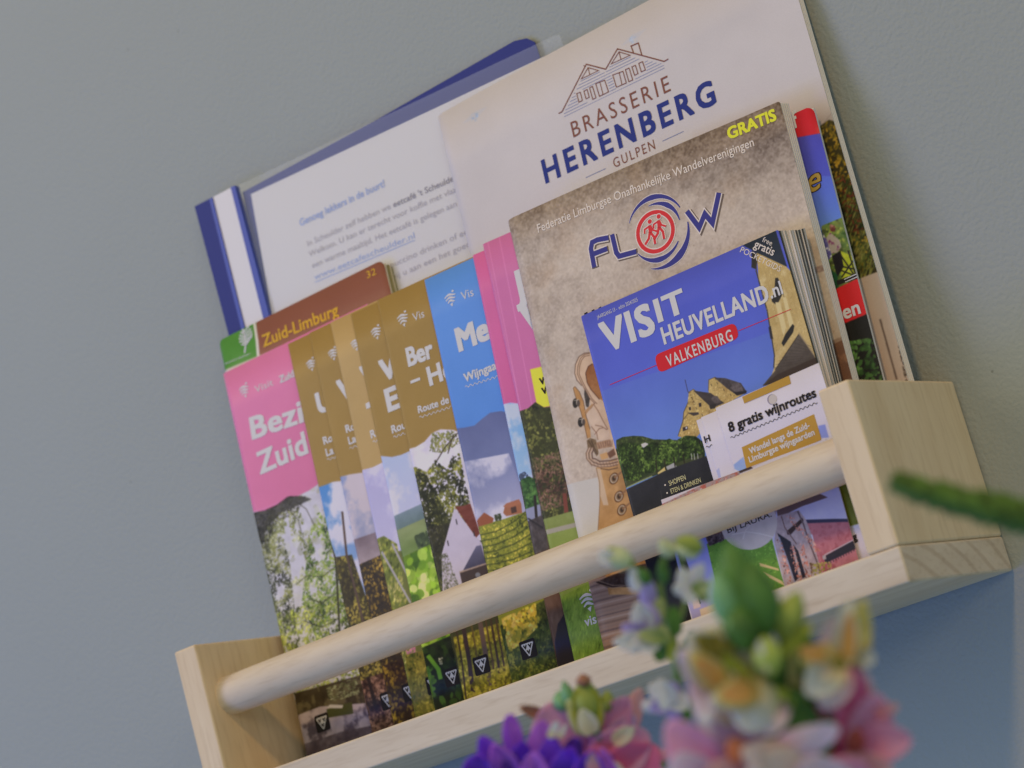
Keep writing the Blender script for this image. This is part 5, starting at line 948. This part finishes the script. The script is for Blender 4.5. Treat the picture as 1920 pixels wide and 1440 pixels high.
# purple bellflower, bottom
V1 = pc((92, 48, 168), (66, 30, 124)); V2 = pc((134, 80, 184), (100, 54, 154)); V3 = pc((66, 34, 122), (50, 26, 96))
zs = .81; pf = thing('bellflower', 'deep purple flower cluster at the bottom edge left of the coral snapdragon', 'flower', loc=tuple(wp(1010, 1750, zs)))
stem(pf, [P_(1010, 1750, .012), P_(1010, 1600, .01), P_(1010, 1480, .008)], .0022, .0016, STM)
pet(pf, ((966, 1410, 955, 1336, 34, V2, .0, -.001), (940, 1450, 900, 1378, 44, V1, .0, -.003), (930, 1460, 872, 1424, 44, V3, -.002, -.004), (960, 1470, 926, 1390, 50, V2, -.003, -.006), (980, 1480, 976, 1384, 50, V1, -.001, -.004), (900, 1480, 890, 1410, 60, V1, -.003, -.006),
    (1010, 1450, 1016, 1352, 50, V2, -.002, -.004), (1030, 1480, 1036, 1380, 56, V1, -.005, -.008), (1060, 1460, 1084, 1376, 44, V3, -.003, -.005), (1050, 1490, 1070, 1390, 56, V1, -.006, -.009), (1000, 1500, 1004, 1410, 60, V2, -.006, -.010),
    (1100, 1470, 1108, 1402, 50, V1, -.010, -.012), (1120, 1480, 1142, 1414, 40, V3, -.010, -.012), (1150, 1480, 1130, 1404, 30, V2, -.011, -.013), (950, 1500, 950, 1410, 70, V3, -.004, -.007)), 'petal', .6, .05)
pet(pf, ((1030, 1384, 1046, 1352, 14, CR, -.011, -.012), (1046, 1384, 1062, 1360, 10, CR, -.011, -.012), (1116, 1452, 1110, 1412, 22, SA, -.014, -.0145)), 'stamen', .2, .02)
rebase(pf)
# delphinium, lilac, centre
L1 = pc((180, 186, 220), (150, 150, 190)); L2 = pc((200, 210, 224), (170, 180, 190)); L3 = pc((134, 126, 176), (110, 104, 150)); GO = pc((136, 142, 100), (96, 116, 66))
zs = .77; df = thing('delphinium', 'pale lilac delphinium spike with greenish buds in front of the rail', 'flower', loc=tuple(wp(1290, 1800, zs)))
stem(df, [P_(1300, 1800, .01), P_(1290, 1500, .01), P_(1275, 1330, .008), P_(1262, 1200, .004), P_(1240, 1110, .002), P_(1250, 1030)], .0020, .0008, STM)
for q in ([(1240, 1120), (1215, 1085), (1175, 1050)], [(1262, 1200), (1285, 1120), (1275, 1035)], [(1262, 1230), (1236, 1200), (1215, 1190)], [(1250, 1160), (1222, 1140), (1208, 1120)]): stem(df, [P_(*p_, .003) for p_ in q], .0009, .0006, STM, 'side_stem')
for a, b, r, m_ in (((1186, 1056), (1128, 1036), .0036, G4), ((1190, 1062), (1140, 1026), .0024, G2), ((1262, 1044), (1238, 1012), .0026, G4), ((1318, 1030), (1266, 1012), .0030, G2), ((1310, 1040), (1262, 1026), .0024, G4), ((1246, 1096), (1240, 1048), .0020, G1), ((1216, 1094), (1200, 1066), .0020, G1)): bud(df, P_(*a), P_(*b, -.003), r, m_)
pet(df, ((1150, 1050, 1122, 1040, 26, L1, -.004, -.005), (1196, 1110, 1184, 1064, 24, L2, .0, -.002), (1216, 1140, 1216, 1086, 32, L3, .001, .0), (1210, 1190, 1196, 1126, 40, L1, -.001, -.003), (1226, 1180, 1214, 1130, 30, L3, -.001, -.001), (1226, 1180, 1238, 1120, 24, GO, .001, .0),
    (1210, 1200, 1150, 1204, 34, L1, -.003, -.006), (1215, 1196, 1166, 1174, 34, L3, -.002, -.004), (1200, 1190, 1184, 1224, 34, L2, -.005, -.007), (1216, 1196, 1210, 1226, 40, L1, -.004, -.006), (1246, 1196, 1196, 1188, 26, GO, -.006, -.006), (1250, 1210, 1236, 1170, 26, GO, -.001, -.002),
    (1290, 1104, 1276, 1066, 30, L2, -.001, -.002), (1296, 1096, 1318, 1056, 30, L1, -.001, -.002), (1286, 1110, 1262, 1098, 26, L1, -.002, -.002), (1300, 1110, 1330, 1090, 24, GO, -.003, -.004), (1310, 1126, 1326, 1110, 22, GO, -.002, -.003), (1290, 1130, 1300, 1100, 26, L2, -.002, -.002),
    (1268, 1190, 1262, 1136, 22, G1, .002, .001), (1240, 1240, 1232, 1190, 22, G1, .002, .001), (1272, 1250, 1296, 1180, 20, G1, .003, .002), (1262, 1240, 1250, 1180, 18, OLG, .002, .001),
    (1262, 1310, 1216, 1286, 36, L1, .0, -.003), (1256, 1320, 1236, 1276, 36, L2, -.002, -.005), (1262, 1316, 1262, 1276, 30, L3, .001, .0), (1256, 1316, 1220, 1330, 34, L3, -.001, -.004), (1262, 1306, 1288, 1330, 34, L1, .0, -.002), (1250, 1330, 1240, 1296, 18, L2, -.007, -.008),
    (1230, 1330, 1204, 1320, 24, L1, .0, -.002), (1230, 1336, 1216, 1312, 20, L2, .0, -.001), (1276, 1350, 1262, 1320, 34, L3, .001, .0), (1286, 1310, 1290, 1350, 20, G1, .002, .001), (1272, 1420, 1256, 1386, 18, L1, .002, .001), (1284, 1440, 1262, 1420, 22, L3, .002, .001), (1290, 1460, 1280, 1400, 16, G1, .004, .003)))
rebase(df)
# green flower spike from the right
zs = .64; gs = thing('green_flower_spike', 'slender green flower spike reaching in from the right edge before the shelf end', 'flower', loc=tuple(wp(2150, 1010, zs)))
pts = [P_(2150, 1010), P_(2020, 990), P_(1900, 965), P_(1800, 940), P_(1720, 918), P_(1678, 902)]
stem(gs, pts, .0045, .0016, mat('dark_green_spike', inkp(40, 62, 26), .6, .3, vary=.3, bscale=300))
V = []; F = []
for i in range(460):
    t = i / 460; a = np.array(pts); k_ = t * 5; i0 = min(4, int(k_)); p = a[i0] + (a[i0 + 1] - a[i0]) * (k_ - i0); tdir = a[i0 + 1] - a[i0]; tdir /= np.linalg.norm(tdir)
    rd = .0050 * (1 - t) + .0019 * t; q = i * 2.39996; s1 = np.cross(tdir, [0, .1, 1]); s1 /= np.linalg.norm(s1); s2 = np.cross(tdir, s1); o_ = s1 * math.cos(q) + s2 * math.sin(q)
    rr2 = .0015 * fr.uniform(.7, 1.5) * (1 - .4 * t); c_ = p + o_ * rd * .8; tip = c_ + (o_ * .8 + tdir * .8) * rr2 * 1.9; e1 = np.cross(o_, tdir); b = len(V)
    V += [c_ + e1 * rr2, c_ + tdir * rr2, c_ - e1 * rr2, c_ - tdir * rr2, tip]; F += [(b, b + 1, b + 4), (b + 1, b + 2, b + 4), (b + 2, b + 3, b + 4), (b + 3, b, b + 4)]
o = mesh('bud_cluster', V, F, gs, (mat('green_spike_buds', inkp(60, 86, 36), .6, .3, vary=.5, bscale=250),), smooth=True); o['kind'] = 'stuff'
rebase(gs)
# dark sprig tip at the bottom edge
zs = .95; sp = thing('green_sprig', 'small dark green feathery sprig tip at the bottom edge', 'sprig', loc=tuple(wp(1246, 1600, zs)))
stem(sp, [P_(1246, 1600), P_(1244, 1480), P_(1242, 1412)], .0009, .0004, G1)
for i in range(26):
    t = i / 26; a = P_(1244, 1480 - 66 * t); d = dirv(90 + (60 if i % 2 else -60) * (1 - .5 * t) + fr.uniform(-12, 12), fr.uniform(-.4, .6)); tube(sp, 'needle', [a, a + d * .002, a + d * .0042], [.0003, .00025, .00005], mat('needle_green', inkp(52, 76, 50), .6), 5)
rebase(sp)

# children of every printed item are kept relative to the item's own origin: nothing more to place
